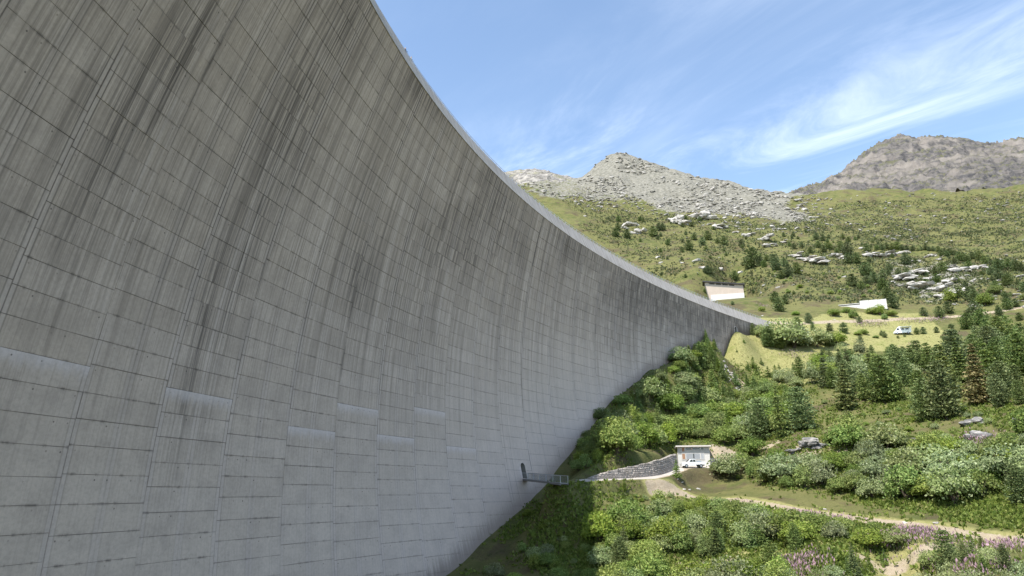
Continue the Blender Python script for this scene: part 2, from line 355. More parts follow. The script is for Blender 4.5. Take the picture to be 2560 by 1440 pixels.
def ground(x, y):
    """height of the built ground at world xy (bilinear on its grid)"""
    a = np.arctan2(x, y); D = np.clip(np.hypot(x, y), _D[0], _D[-1] - 1e-6)
    i = np.clip(np.searchsorted(_az, a) - 1, 0, NA - 2); j = np.clip(np.searchsorted(_D, D) - 1, 0, ND - 2)
    fa = (a - _az[i]) / (_az[i + 1] - _az[i]); fd = (D - _D[j]) / (_D[j + 1] - _D[j])
    return (TZ[i, j] * (1 - fa) + TZ[i + 1, j] * fa) * (1 - fd) + (TZ[i, j + 1] * (1 - fa) + TZ[i + 1, j + 1] * fa) * fd
_DS = np.geomspace(62, 1000, 1500)
def hit(px, py, dmin=62):
    """where the sight line through a photograph point meets the ground"""
    a, s = pix(px, py); D = _DS[_DS >= dmin]; x = D * math.sin(a); y = D * math.cos(a)
    f = ground(x, y) - D * s; k = np.argmax(f >= 0)
    if f[k] < 0: return None
    if k > 0: t = -f[k - 1] / (f[k] - f[k - 1] + 1e-12); Dk = D[k - 1] + t * (D[k] - D[k - 1])
    else: Dk = D[0]
    X, Y = Dk * math.sin(a), Dk * math.cos(a); return np.array([X, Y, float(ground(np.array([X]), np.array([Y]))[0])])

def attr_color(me, name, arr):
    at_ = me.color_attributes.new(name, 'FLOAT_COLOR', 'POINT'); at_.data.foreach_set('color', np.asarray(arr, np.float32).ravel())

g = Mat('ground_material', 0.95, 0.1)
zc = g.sepc(g.attr('zone')); P3 = g.pos()
n_big = g.noise(P3, 0.035, 5, 0.55); n_mid = g.noise(P3, 0.25, 6, 0.6); n_fine = g.noise(P3, 1.6, 6, 0.65); n_vf = g.noise(P3, 7.0, 3, 0.6)
grass = g.mix(g.ramp(n_mid, 0.35, 0.65), (0.081, 0.096, 0.030), (0.158, 0.148, 0.059))
grass = g.mix(g.ramp(n_big, 0.42, 0.62), grass, g.mix(n_fine, (0.100, 0.109, 0.035), (0.188, 0.166, 0.074)))
heath = g.mix(n_fine, (0.058, 0.047, 0.030), (0.134, 0.090, 0.066))
grass = g.mix(g.mul(g.ramp(g.noise(P3, 0.09, 6, 0.7, 0.4), 0.50, 0.62), 0.75), grass, heath)
grass = g.mix(g.mul(g.ramp(g.noise(P3, 0.45, 5, 0.7), 0.56, 0.68), 0.65), grass, (0.038, 0.051, 0.015))
grass = g.mix(g.ramp(n_vf, 0.25, 0.75, 0.0, 0.35), grass, (0.042, 0.055, 0.014))
meadow = g.mix(g.ramp(n_fine, 0.3, 0.7), (0.176, 0.176, 0.065), (0.284, 0.262, 0.112))
meadow = g.mix(g.ramp(n_mid, 0.5, 0.75, 0, 0.7), meadow, (0.133, 0.159, 0.039))
c = g.mix(g.ramp(g.add(zc[1], g.mul(g.add(n_mid, -0.5), 0.5)), 0.3, 0.7), grass, meadow)
rockc = g.mix(g.ramp(g.vor(P3, 0.33, 'F1', 'Distance'), 0.1, 0.9), (0.263, 0.245, 0.220), (0.110, 0.102, 0.091))
rockc = g.mix(n_fine, rockc, (0.175, 0.172, 0.132))
rm = g.ramp(g.add(zc[0], g.mul(g.add(n_mid, -0.5), 1.4)), 0.38, 0.62)
c = g.mix(rm, c, rockc)
dirt = g.mix(n_fine, (0.224, 0.176, 0.116), (0.404, 0.344, 0.258)); dirt = g.mix(g.ramp(n_mid, 0.52, 0.75, 0, 0.7), dirt, (0.232, 0.215, 0.073))
c = g.mix(g.ramp(g.add(zc[2], g.mul(g.add(n_fine, -0.5), 0.7)), 0.35, 0.6), c, dirt)
g.col(c); g.bump(g.add(g.mul(n_fine, 0.6), g.mul(n_vf, 0.3)), 0.9, 0.5)
bare = np.zeros_like(TX)
for (x, y, D, r) in [(2010,1108,148,5),(1930,1105,165,4),(1850,1085,180,3),(1850,962,214,3),(1820,1120,163,6),(2105,1115,148,4),(2510,1190,128,4),(2300,1125,142,4),(2060,1388,93,1.5),(1720,1408,98,3),(2500,1400,88,2)]:
    q = at(x, y, D); bare = np.maximum(bare, sstep(r, r * 0.3, np.hypot(TX - q[0], TY - q[1]) + 1.5 * w2))
m_dirt = np.maximum.reduce([1.0 * sstep(2.6, 1.0, d_track), 0.62 * sstep(1.5, 0.5, d_track2), 0.8 * sstep(2.4, 1.0, d_path), sstep(2.6, 1.6, d_road) * 0.7, bare])
gm = meshdata('hillside', np.c_[TX.ravel(), TY.ravel(), TZ.ravel()], gridfaces(NA, ND), g.m, True)
attr_color(gm, 'zone', np.c_[np.clip(np.maximum(m_scree, 0.9 * m_rock), 0, 1).ravel(), np.clip(np.maximum(m_mead, 0.8 * sstep(4, 1.5, np.minimum(d_track, d_track2))), 0, 1).ravel(), m_dirt.ravel(), np.ones(TX.size)])
tag(link('hillside', gm), kind='structure')

# ---- mountains behind
def mountain(name, ctrl, a0, a1, d0, d1, na, nd, mat, amp):
    cpm = []
    for (px, py, D) in ctrl: a, s = pix(px, py); cpm.append((a * AZK, math.log(D) * LDK, s))
    cpm = np.array(cpm); w = tps_fit(cpm[:, :2], cpm[:, 2], 1e-4)
    A, D = np.meshgrid(np.linspace(a0, a1, na), np.geomspace(d0, d1, nd), indexing='ij')
    z = tps_eval(cpm[:, :2], w, np.c_[A.ravel() * AZK, np.log(D.ravel()) * LDK]).reshape(A.shape) * D
    x, y = D * np.sin(A), D * np.cos(A)
    rd = 1 - np.abs(fbm(x / 110, y / 70, 5, 5)) * 2.2; r2_ = 1 - np.abs(fbm(x / 38, y / 24, 4, 8)) * 2.4; r3_ = 1 - np.abs(fbm(x / 15, y / 11, 3, 18)) * 2.4; z = z + amp * 0.9 * (rd - 0.35) + amp * 0.5 * (r2_ - 0.4) + amp * 0.28 * (r3_ - 0.4)
    me = meshdata(name, np.c_[x.ravel(), y.ravel(), z.ravel()], gridfaces(na, nd), mat, True)
    return tag(link(name, me), kind='structure')
k = Mat('mountain_rock', 0.95, 0.1); P3 = k.pos()
nb = k.noise(P3, 0.012, 7, 0.62, 0.6); nf = k.noise(P3, 0.09, 8, 0.78, 0.5); ns = k.noise(P3, 1.0, 5, 0.6, 0.3, (0.02, 0.02, 0.11))
kc = k.mix(k.ramp(nf, 0.38, 0.62), (0.077, 0.074, 0.075), (0.194, 0.177, 0.163))
kc = k.mix(k.ramp(nb, 0.45, 0.6), kc, k.mix(nf, (0.181, 0.161, 0.141), (0.298, 0.268, 0.239)))
kc = k.mix(k.ramp(ns, 0.52, 0.68, 0, 0.6), kc, (0.059, 0.060, 0.067))
nrm = k.sep(k.n('ShaderNodeNewGeometry').outputs['Normal'])
kc = k.mix(k.mul(k.ramp(nrm[2], 0.62, 0.85), k.ramp(nb, 0.4, 0.62, 0.75, 0.1)), kc, (0.135, 0.136, 0.070))
k.col(kc); k.bump(nf, 1.0, 6.0)
k2 = Mat('pale_ridge_rock', 0.95, 0.1); P3 = k2.pos(); nf = k2.noise(P3, 0.12, 7, 0.72, 0.4); nb = k2.noise(P3, 0.03, 4, 0.6)
kc = k2.mix(k2.ramp(nf, 0.38, 0.62), (0.13, 0.122, 0.11), (0.36, 0.335, 0.30)); kc = k2.mix(k2.ramp(nb, 0.52, 0.66, 0, 0.7), kc, (0.15, 0.15, 0.07)); k2.col(kc); k2.bump(nf, 1.0, 4.0)
mountain('mountain', [(2010,488,1180),(2060,470,1260),(2120,440,1350),(2150,415,1400),(2180,385,1450),(2240,358,1500),(2300,349,1520),(2340,353,1520),(2400,368,1510),(2470,381,1500),(2500,371,1640),(2530,364,1640),(2600,364,1640),(2800,372,1600),
  (2010,520,1000),(2200,490,1050),(2200,440,1250),(2400,470,1080),(2400,420,1280),(2560,470,1080),(2560,420,1280),(2800,440,1150),(2300,400,1380),(2100,490,1080),
  (1900,560,1000),(1900,530,1250),(1930,520,1500),(2010,520,1500),(2150,470,1750),(2300,410,1850),(2500,420,2000),(2800,430,2000),(2300,480,2200),(2010,540,2000)], R_(16), R_(60), 950, 2200, 500, 300, k.m, 21)
mountain('ridge', [(1230,445,1000),(1270,440,1000),(1300,434,1000),(1340,431,1000),(1380,438,990),(1420,446,980),(1460,455,970),(1520,462,960),(1290,470,850),(1350,470,850),(1450,478,850),(1230,480,850),(1300,460,1200),(1400,470,1200),(1500,490,1200),(1230,470,1200),(1600,500,1000)], R_(-4), R_(10), 840, 1200, 200, 120, k2.m, 8)

# ------------------------------------------------------------------ the arch dam
K = Mat('dam_concrete', 0.92, 0.15)
uvm = K.uv('UVMap'); loc = K.uv('local'); pc = K.sepc(K.attr('pour'))
U = K.sep(uvm); L = K.sep(loc)
hgt = K.ramp(U[1], -6, 34); hi2 = K.ramp(U[1], 30, 56)
blot = K.noise(uvm, 0.35, 4, 0.6, 0.3)
board = K.noise(uvm, 1.0, 4, 0.62, 0.08, (5.2, 0.09, 1)); board2 = K.noise(uvm, 1.0, 4, 0.6, 0, (1.15, 0.012, 1), (3, 7, 0))
cmb = K.n('ShaderNodeCombineXYZ'); K.put(cmb.inputs[0], K.add(U[0], K.mul(K.math('GREATER_THAN', pc[2], 0.42), K.mul(pc[0], 31.0)))); K.put(cmb.inputs[1], U[1]); strk = K.noise(cmb.outputs[0], 1.0, 6, 0.68, 0.1, (2.6, 0.04, 1), (11, 2, 0)); strk2 = K.noise(uvm, 1.0, 5, 0.72, 0.06, (4.6, 0.05, 1), (1, 9, 0))
area = K.noise(uvm, 1.0, 3, 0.5, 0.5, (0.035, 0.028, 1), (4.2, 1.3, 0))
fine = K.noise(uvm, 3.0, 3, 0.7)
base = K.mix(pc[0], (0.490, 0.451, 0.387), (0.566, 0.525, 0.458))
base = K.mix(K.mul(pc[2], 0.32), base, (0.496, 0.443, 0.354))
base = K.mix(K.ramp(U[1], -14, 20, 0.7, 0.0), base, (0.610, 0.562, 0.456))            # the lowest lifts were poured against smooth steel forms
base = K.mix(K.ramp(blot, 0.32, 0.75, 0.0, 0.42), base, (0.319, 0.293, 0.250))
base = K.mix(K.mul(K.ramp(board, 0.46, 0.64, 0, 0.62), K.add(K.mul(hgt, 0.8), 0.2)), base, (0.236, 0.217, 0.189))
base = K.mix(K.mul(K.ramp(board2, 0.50, 0.74, 0, 0.8), hgt), base, (0.201, 0.183, 0.156))
base = K.mix(K.mul(K.ramp(board2, 0.45, 0.28, 0, 0.42), hgt), base, (0.708, 0.673, 0.614))
# water stains: long dark runs, thickest in some stretches and under the crest
sm = K.math('MAXIMUM', K.mul(K.ramp(area, 0.50, 0.68), hgt), K.mul(K.ramp(area, 0.40, 0.62), hi2))
def spot(px, py, ru, rv):
    P, ph = dam_hit(px, py); a = K.mul(K.add(U[0], ph * 305.0), 1.0 / ru); b = K.mul(K.add(U[1], -float(P[2])), 1.0 / rv)
    return K.math('EXPONENT', K.mul(K.add(K.mul(a, a), K.mul(b, b)), -1.0))
hot = spot(450, 150, 1.6, 11); 
for q in [(740, 290, 5.0, 13), (850, 60, 5.0, 7), (640, 560, 1.7, 16), (1180, 640, 3.0, 9), (1660, 745, 24.0, 7.0), (1780, 800, 16.0, 5.0), (1250, 500, 9.0, 4.0), (1420, 610, 9.0, 4.5), (900, 700, 3.5, 8), (520, 760, 1.5, 14), (300, 300, 1.2, 12)]: hot = K.math('MAXIMUM', hot, spot(*q))
crest = K.ramp(U[1], 47, 57); sm = K.math('MAXIMUM', K.mul(sm, 0.75), K.math('MAXIMUM', hot, K.mul(crest, K.ramp(area, 0.36, 0.55))))
stain = K.mul(K.ramp(strk, 0.45, 0.60), sm)
base = K.mix(K.mul(stain, 0.78), base, (0.095, 0.087, 0.076))
stain2 = K.mul(K.ramp(strk2, 0.48, 0.60), K.math('MAXIMUM', K.mul(K.ramp(area, 0.44, 0.6), hi2), K.mul(hot, 0.8)))
base = K.mix(K.mul(stain2, 0.85), base, (0.062, 0.058, 0.054))
farm = K.mul(K.ramp(U[0], -R_(153) * 305, -R_(141) * 305), K.mul(K.ramp(U[1], 36, 50), K.ramp(K.add(K.mul(strk, 0.6), K.mul(blot, 0.4)), 0.38, 0.6)))
base = K.mix(K.mul(farm, 0.6), base, (0.115, 0.106, 0.095))        # algae and dirt below the right end of the crest
# seepage along the block joints (twice per block) and along the lift joints
jx = K.math('ABSOLUTE', K.add(K.math('FRACT', K.add(L[0], 0.5)), -0.5)); jx2 = K.math('ABSOLUTE', K.add(L[0], -0.5))
wob = K.noise(uvm, 1.0, 5, 0.7, 0, (0.9, 0.22, 1))
seep = K.mul(K.ramp(jx, 0.06, 0.005), K.ramp(K.noise(uvm, 1.0, 4, 0.6, 0, (0.23, 0.03, 1), (2, 5, 0)), 0.40, 0.62))
seep = K.math('MAXIMUM', seep, K.mul(K.mul(K.ramp(jx2, 0.05, 0.0), 0.8), K.ramp(K.noise(uvm, 1.0, 4, 0.6, 0, (0.21, 0.03, 1), (7, 1, 0)), 0.45, 0.65)))
base = K.mix(K.mul(K.mul(seep, K.ramp(wob, 0.3, 0.62)), K.add(K.mul(hgt, 0.65), 0.2)), base, (0.10, 0.091, 0.078))
for (phs, wds, st) in [(152.91, 0.16, 0.95), (151.9, 0.09, 0.6), (154.35, 0.12, 0.55), (154.0, 0.10, 0.5), (147.14, 0.10, 0.6), (143.57, 0.08, 0.5)]:
    sx_ = K.math('ABSOLUTE', K.add(U[0], R_(phs) * 305.0)); base = K.mix(K.mul(K.mul(K.ramp(sx_, wds, wds * 0.35), K.ramp(K.noise(uvm, 1.0, 3, 0.6, 0, (0.1, 0.35 if st < 0.58 else 0.1, 1)), 0.36, 0.5)), st), base, (0.035, 0.033, 0.03))
run = K.ramp(K.noise(uvm, 1.0, 3, 0.6, 0, (0.11, 0.02, 1), (9, 4, 0)), 0.40, 0.52)
for (jj, st_) in ((jx, 1.0), (jx2, 0.6)):
    m_ = K.add(K.mul(jj, 8.9), K.mul(K.add(wob, -0.5), 0.12)); base = K.mix(K.mul(K.mul(K.ramp(m_, 0.50, 0.38, 0, 0.42), run), st_), base, (0.56, 0.525, 0.475))
    dl = K.math('MAXIMUM', K.ramp(K.math('ABSOLUTE', K.add(m_, -0.46)), 0.10, 0.03), K.ramp(m_, 0.09, 0.03)); base = K.mix(K.mul(K.mul(K.mul(dl, 0.72), K.mul(run, st_)), K.add(K.mul(hgt, 0.75), 0.25)), base, (0.10, 0.093, 0.082))
jy = K.math('MINIMUM', L[1], K.math('SUBTRACT', 1.0, L[1]))
lip = K.math('MAXIMUM', K.mul(K.ramp(jy, 0.09, 0.0), K.ramp(wob, 0.48, 0.66)), K.mul(K.ramp(jy, 0.028, 0.0), K.ramp(K.noise(uvm, 1.0, 3, 0.6, 0, (0.16, 0.3, 1), (5, 3, 0)), 0.38, 0.58)))
q4 = K.math('ABSOLUTE', K.add(K.math('FRACT', K.add(K.mul(L[0], 4.0), 0.5)), -0.5)); base = K.mix(K.mul(K.mul(K.ramp(q4, 0.035, 0.0, 0, 0.4), hgt), K.ramp(board2, 0.4, 0.6)), base, (0.16, 0.148, 0.128))
base = K.mix(K.mul(lip, 0.72), base, (0.11, 0.10, 0.086))
wht = K.mul(K.ramp(K.add(pc[1], K.mul(K.add(K.noise(uvm, 1.0, 4, 0.6, 0, (2.5, 0.5, 1)), -0.5), 0.7)), 0.40, 1.05), 0.8)
base = K.mix(wht, base, (0.62, 0.61, 0.60))
# form-tie holes, one row under each lift joint
tx = K.math('FRACT', K.mul(L[0], 7.0)); ty = K.mul(K.add(L[1], -0.82), 2.2); tdx = K.mul(K.add(tx, -0.5), 1.27)
td = K.math('SQRT', K.add(K.mul(tdx, tdx), K.mul(ty, ty)))
tie = K.mul(K.ramp(td, 0.095, 0.05), K.ramp(K.noise(uvm, 1.0, 3, 0.6, 0, (0.5, 0.5, 1)), 0.50, 0.62))
base = K.mix(K.mul(tie, 0.75), base, (0.06, 0.056, 0.05))
base = K.mix(K.ramp(fine, 0.3, 0.8, 0, 0.25), base, (0.17, 0.162, 0.148))
# splash and soil staining where the wall meets the ground
gr = K.attr('soil', 'Fac')
base = K.mix(K.mul(K.ramp(K.add(gr, K.mul(K.add(strk2, -0.5), 1.2)), 0.25, 0.9), 0.8), base, (0.115, 0.10, 0.082))
base = K.mix(K.mul(K.ramp(U[0], -R_(168) * 305, -R_(143) * 305), K.ramp(U[1], 52, 8)), base, K.mix(0.62, base, (0.72, 0.668, 0.565)))   # hillside bounce light painted in: paler low down and towards the right bank
base = K.mix(1.0, base, (1.0, 0.888, 0.905), 'MULTIPLY')
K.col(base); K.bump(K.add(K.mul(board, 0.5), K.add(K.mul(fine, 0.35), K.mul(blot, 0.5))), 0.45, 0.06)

dam = empty('arch_dam', dpt(np.array(RR(R_(160))), R_(160), -30.0)); tag(dam, 'huge curved grey concrete arch dam with stained panels towering over the valley', 'dam')
DAMI = dam.location.copy()
def dlink(name, me):
    o = link(name, me, dam); o.location = -DAMI; return o
PH0, PH1 = R_(126.8), R_(179.0); ZB = -42.0
core_m = plain('joint_concrete', (0.20, 0.186, 0.165), 0.95)
def shell(ph, z, front, back):
    """closed curved slab between two radius functions"""
    A, Z = np.meshgrid(ph, z, indexing='ij'); n, m = A.shape
    F0 = dpt(front(Z, A), A, Z); B0 = dpt(back(Z, A), A, Z); V = np.concatenate([F0.reshape(-1, 3), B0.reshape(-1, 3)])
    f = gridfaces(n, m); N = n * m; fs = [f, f[:, ::-1] + N]
    i = np.arange(n - 1) * m; fs.append(np.stack([i, i + N, i + m + N, i + m], 1)); i = i + m - 1; fs.append(np.stack([i, i + m, i + m + N, i + N], 1))
    j = np.arange(m - 1); fs.append(np.stack([j, j + 1, j + 1 + N, j + N], 1)); j = j + (n - 1) * m; fs.append(np.stack([j, j + N, j + 1 + N, j + 1], 1))
    return V, np.concatenate(fs), A, Z
REC = 0.11
zs = np.linspace(ZB, HC - HB, 60)
Vc, Fc, _, _ = shell(np.linspace(PH0, PH1, 160), zs, lambda z, a: face_r(z, a) + REC, lambda z, a: np.maximum(RR(a) + 4.5, face_r(z, a) + 5))
core_me = meshdata('wall_core', Vc, Fc, core_m, True)

# pours: block joints measured along the arc, lifts stepped from block to block
JD = [126.8, 128.4, 130.1, 131.8, 133.4, 134.9, 136.5, 138.23, 139.96, 141.81, 143.57, 145.33, 147.14, 149.0, 150.9, 152.91, 154.5, 156.05, 157.62, 159.2, 160.87, 162.55, 164.2, 165.95, 167.62, 169.2, 170.8, 172.4, 174.0, 175.6, 177.2, 179.0]
JD = np.radians(JD)
def ground_at(P): return ground(P[:, 0], P[:, 1])
prs = np.random.default_rng(11)
white_px = [(110, 915), (170, 945), (500, 1010), (1070, 1038), (780, 1085), (975, 1105), (890, 1045), (1150, 1120)]
white_hits = [dam_hit(*p) for p in white_px]
panels = []
for b in range(len(JD) - 1):
    p0, p1 = JD[b], JD[b + 1]; off = prs.uniform(0, 2.1) if b % 2 else prs.uniform(0.3, 1.2); z = HC - HB
    first = True; rowtone = prs.uniform(0, 1)
    while z > ZB + 2:
        h = prs.uniform(2.0, 2.3) if not first else 1.4 + off * 0.6
        first = False; zt, zb = z, z - h; z = zb
        pm = np.array([p0, (p0 + p1) / 2, p1]); Pt = dpt(face_r(np.array([zt] * 3), pm), pm, zt)
        if (ground_at(Pt) > zt + 1.0).all(): break
        panels.append((p0, p1, zt, zb, b))
def panel_mesh(p0, p1, zt, zb, closed=False):
    nu, nv = 6, 3; gap = 0.011; rr = RR((p0 + p1) / 2); dp = gap / rr
    a = np.linspace(p0 + dp, p1 - dp, nu); zz = np.linspace(zb + gap, zt - gap, nv)
    A, Z = np.meshgrid(a, zz, indexing='ij'); lift = prs.uniform(0, 0.035) + 0.012 * (A - p0) / (p1 - p0) * prs.uniform(-1, 1)
    r = face_r(Z, A) - lift; Fv = dpt(r, A, Z).reshape(-1, 3); rb = face_r(Z, A) + REC + 0.05
    # bevelled rim: the outer ring is set back a little
    ring = np.zeros((nu, nv), bool); ring[0] = ring[-1] = True; ring[:, 0] = ring[:, -1] = True
    Bv = dpt(rb, A, Z).reshape(-1, 3)
    f = gridfaces(nu, nv); idx = np.arange(nu * nv).reshape(nu, nv); N = nu * nv
    loop = np.concatenate([idx[:, 0], idx[-1, 1:], idx[-2::-1, -1], idx[0, -2:0:-1]]); l2 = np.roll(loop, -1)
    sides = np.stack([loop, loop + N, l2 + N, l2], 1)
    V = np.concatenate([Fv, Bv]); F = np.concatenate([f, sides] + ([f[:, ::-1] + N] if closed else []))
    u = np.stack([-A * 305.0, Z], -1).reshape(-1, 2); lo = np.stack([(A - p0) / (p1 - p0), (Z - zb) / (zt - zb)], -1).reshape(-1, 2)
    return V, F, np.concatenate([u, u]), np.concatenate([lo, lo])
def finish_panel(me, F, u, lo, pour, soil):
    for nm, d in (('UVMap', u), ('local', lo)):
        l = me.uv_layers.new(name=nm); l.data.foreach_set('uv', d[F.ravel()].astype(np.float32).ravel())
    attr_color(me, 'pour', pour); s = me.attributes.new('soil', 'FLOAT', 'POINT'); s.data.foreach_set('value', soil.astype(np.float32))
DOORS = [((1313, 1196), 1.45, 2.9), ((1621, 962), 1.25, 2.6), ((1840, 834), 1.2, 2.3)]
door_cut = []
for (pp, wd_, ht) in DOORS:
    P, ph = dam_hit(*pp); 
    if pp[1] < 900: P = P + np.array([0, 0, 0.05])
    door_cut.append((P, ph, wd_, ht))
def near_door(zt, zb, p0, p1):
    for (P, ph, w, h) in door_cut:
        m = 1.0 / 300
        if p0 - m <= ph <= p1 + m and zb < P[2] + h and zt > P[2]: return True
    return False
built = []
for (p0, p1, zt, zb, b) in panels:
    V, F, u, lo = panel_mesh(p0, p1, zt, zb, near_door(zt, zb, p0, p1)); n = len(V)
    q = project(V[:18][[0, 2, 15, 17]]); 
    w = 0.0
    for (P, ph) in white_hits:
        if p0 <= ph < p1 and zb <= P[2] < zt: w = 1.0
    t = np.clip(prs.normal(0.5, 0.30), 0, 1); warm = np.clip(prs.normal(0.35, 0.3), 0, 1)
    if prs.random() < 0.05: t *= 0.2
    pour = np.zeros((n, 4)); pour[:, 0] = t; pour[:, 2] = warm; pour[:, 3] = 1; pour[:, 1] = w * (0.1 + 0.9 * lo[:, 1]) + (1 - w) * (prs.random() < 0.12) * 0.45 * lo[:, 1]
    hgt_above = V[:, 2] - ground_at(V); soil = np.clip(1 - hgt_above / 4.5, 0, 1)
    # projected area inside the picture
    x = np.clip(q[:, 0], -50, 2610); y = np.clip(q[:, 1], -50, 1490); area_ = abs((x[0] - x[3]) * (y[1] - y[2]) - (x[1] - x[2]) * (y[0] - y[3])) / 2
    built.append((area_, V, F, u, lo, pour, soil, b, zt, zb, p0, p1))
built.sort(key=lambda t: -t[0])
def arch_outline(w, h, n=9):
    r = w / 2; pts = [(-r, 0.0)] + [(-r * math.cos(math.pi * i / (n - 1)), h - r + r * math.sin(math.pi * i / (n - 1))) for i in range(n)] + [(r, 0.0)]
    return pts
def arch_prism(w, h, y0, y1, name, grow=0.0):
    o = arch_outline(w + 2 * grow, h + grow); n = len(o)
    V = [(x, y0, z) for x, z in o] + [(x, y1, z) for x, z in o]
    F = [tuple(range(n)), tuple(range(2 * n - 1, n - 1, -1))] + [(i, i + n, (i + 1) % n + n, (i + 1) % n) for i in range(n)]
    return meshdata(name, V, F)
cutters = []
for (P, ph, w, h) in door_cut:
    o = link('cutter', arch_prism(w, h, -3.0, 4.0, 'cutter')); o.data.materials.append(core_m); o.location = P; o.rotation_euler = (0, 0, ph - math.pi / 2)   # local y points upstream
    cutters.append(o)
def outward(me):
    bm = bmesh.new(); bm.from_mesh(me); bmesh.ops.recalc_face_normals(bm, faces=bm.faces[:]); bm.to_mesh(me); bm.free()
for o in cutters: outward(o.data)
def carve(o):
    """cut the doorways out of one mesh object"""
    outward(o.data)
    for cu in cutters:
        m = o.modifiers.new('cut', 'BOOLEAN'); m.object = cu; m.operation = 'DIFFERENCE'; m.solver = 'EXACT'; m.material_mode = 'TRANSFER'
    bpy.context.view_layer.update()
    dg = bpy.context.evaluated_depsgraph_get(); me = bpy.data.meshes.new_from_object(o.evaluated_get(dg), preserve_all_data_layers=True, depsgraph=dg)
    o.modifiers.clear(); o.data = me
core = dlink('wall_core', core_me); carve(core)
rest = []
for i, (ar, V, F, u, lo, pour, soil, b, zt, zb, p0, p1) in enumerate(built):
    if i < 296 or near_door(zt, zb, p0, p1):
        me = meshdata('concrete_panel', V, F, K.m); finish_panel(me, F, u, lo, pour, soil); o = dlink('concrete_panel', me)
        if near_door(zt, zb, p0, p1): carve(o)
    else: rest.append((V, F, u, lo, pour, soil))
k0 = 0; VV = []; FF = []
for r in rest: VV.append(r[0]); FF.append(r[1] + k0); k0 += len(r[0])
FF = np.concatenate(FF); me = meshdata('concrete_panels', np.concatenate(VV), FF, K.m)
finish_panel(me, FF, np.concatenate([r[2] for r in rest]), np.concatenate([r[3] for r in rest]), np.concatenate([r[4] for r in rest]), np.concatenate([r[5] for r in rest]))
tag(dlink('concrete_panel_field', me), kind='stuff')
for cu in cutters: bpy.data.objects.remove(cu)

# crest parapet: one band segment per block, with open joints
KP = Mat('crest_concrete', 0.9, 0.2); pu = KP.uv('UVMap'); n1 = KP.noise(pu, 0.6, 6, 0.6); n2 = KP.noise(pu, 1.0, 5, 0.65, 0, (1.6, 0.12, 1)); n3 = KP.noise(pu, 1.0, 3, 0.6, 0, (0.1, 0.3, 1))
pcx = KP.mix(n1, (0.36, 0.325, 0.30), (0.47, 0.43, 0.40)); pcx = KP.mix(KP.ramp(n2, 0.44, 0.66, 0, 0.75), pcx, (0.20, 0.178, 0.16)); pcx = KP.mix(KP.ramp(n3, 0.5, 0.7, 0, 0.4), pcx, (0.25, 0.225, 0.205))
KP.col(pcx); KP.bump(n1, 0.4, 0.05)
for b in range(len(JD) - 1):
    a = np.linspace(JD[b] + 0.03 / 313, JD[b + 1] - 0.03 / 313, 6)
    V, F, A, Z = shell(a, np.array([HC - HB - 0.02, HC]), lambda z, q: RR(q) + 0.25 - (SB + 0.36) * (HC - z) / HB, lambda z, q: RR(q) + 1.1)
    me = meshdata('parapet_segment', V, F, KP.m); uu = np.stack([A * 305, Z], -1).reshape(-1, 2); uu = np.concatenate([uu, uu]); l = me.uv_layers.new(name='UVMap'); l.data.foreach_set('uv', uu[F.ravel()].astype(np.float32).ravel())
    dlink('parapet_segment', me)
V, F, A, Z = shell(np.linspace(PH0, PH1, 120), np.array([HC - HB - 0.6, HC - 0.9]), lambda z, q: RR(q) + 0.85, lambda z, q: RR(q) + 4.4)
dlink('crest_road', meshdata('crest_road', V, F, plain('road_concrete', (0.33, 0.31, 0.28), 0.9)))
V, F, A, Z = shell(np.linspace(PH0, PH1, 120), np.array([HC - HB - 0.6, HC + 0.05]), lambda z, q: RR(q) + 4.35, lambda z, q: RR(q) + 4.8)
dlink('upstream_kerb', meshdata('upstream_kerb', V, F, KP.m))
# crest railing
steel = plain('galvanised_steel', (0.42, 0.43, 0.45), 0.45, 0.1, 6, 0.5, 0.6)
rail = empty('crest_railing', dpt(np.array(RR(R_(150)) + 0.75), R_(150), HC)); tag(rail, 'long galvanised steel guard rail along the dam crest', 'railing'); RI = rail.location.copy()
def rlink(n, me): o = link(n, me, rail); o.location = -RI; return o
ra = np.linspace(R_(128.2), R_(178.5), 300)
for zz in (0.95, 0.55):
    V, F = tube([dpt(np.array(RR(a) + 0.75), a, HC + zz) for a in ra], 0.045, 5); rlink('rail', meshdata('rail', V, F, steel))
pst, pf = tube([(0, 0, 0), (0, 0, 1.0)], 0.055, 5); pme = meshdata('post', pst, pf, steel)
npost = 140
for i in range(npost):
    a = R_(128.2) + (R_(176) - R_(128.2)) * i / (npost - 1); o = rlink('post', pme); o.location = Vector(dpt(np.array(RR(a) + 0.75), a, HC - 0.02)) - RI
# door leaves set deep in the three arched openings
dark = plain('dark_steel', (0.03, 0.03, 0.032), 0.6)
for (P, ph, w, h) in door_cut:
    o = link('door', arch_prism(w - 0.02, h - 0.02, 0, 0.08, 'door'), dam); o.data.materials.append(dark); q = Vector(P) + Vector((math.cos(ph), math.sin(ph), 0)) * 1.6
    o.location = q - DAMI; o.rotation_euler = (0, 0, ph - math.pi / 2)
water = meshdata('reservoir', [(-260, 120, 52.0), (-30, 95, 52.0), (-2, 140, 52.0), (95, 262, 52.0), (140, 330, 52.0), (-100, 520, 52.0), (-380, 420, 52.0)], [tuple(range(7))])
wm = Mat('lake_water', 0.08, 0.5); wm.col((0.03, 0.10, 0.11)); wm.bump(wm.noise(wm.pos(), 0.8, 4), 0.2, 0.1); water.materials.append(wm.m)
tag(link('reservoir', water), kind='structure')

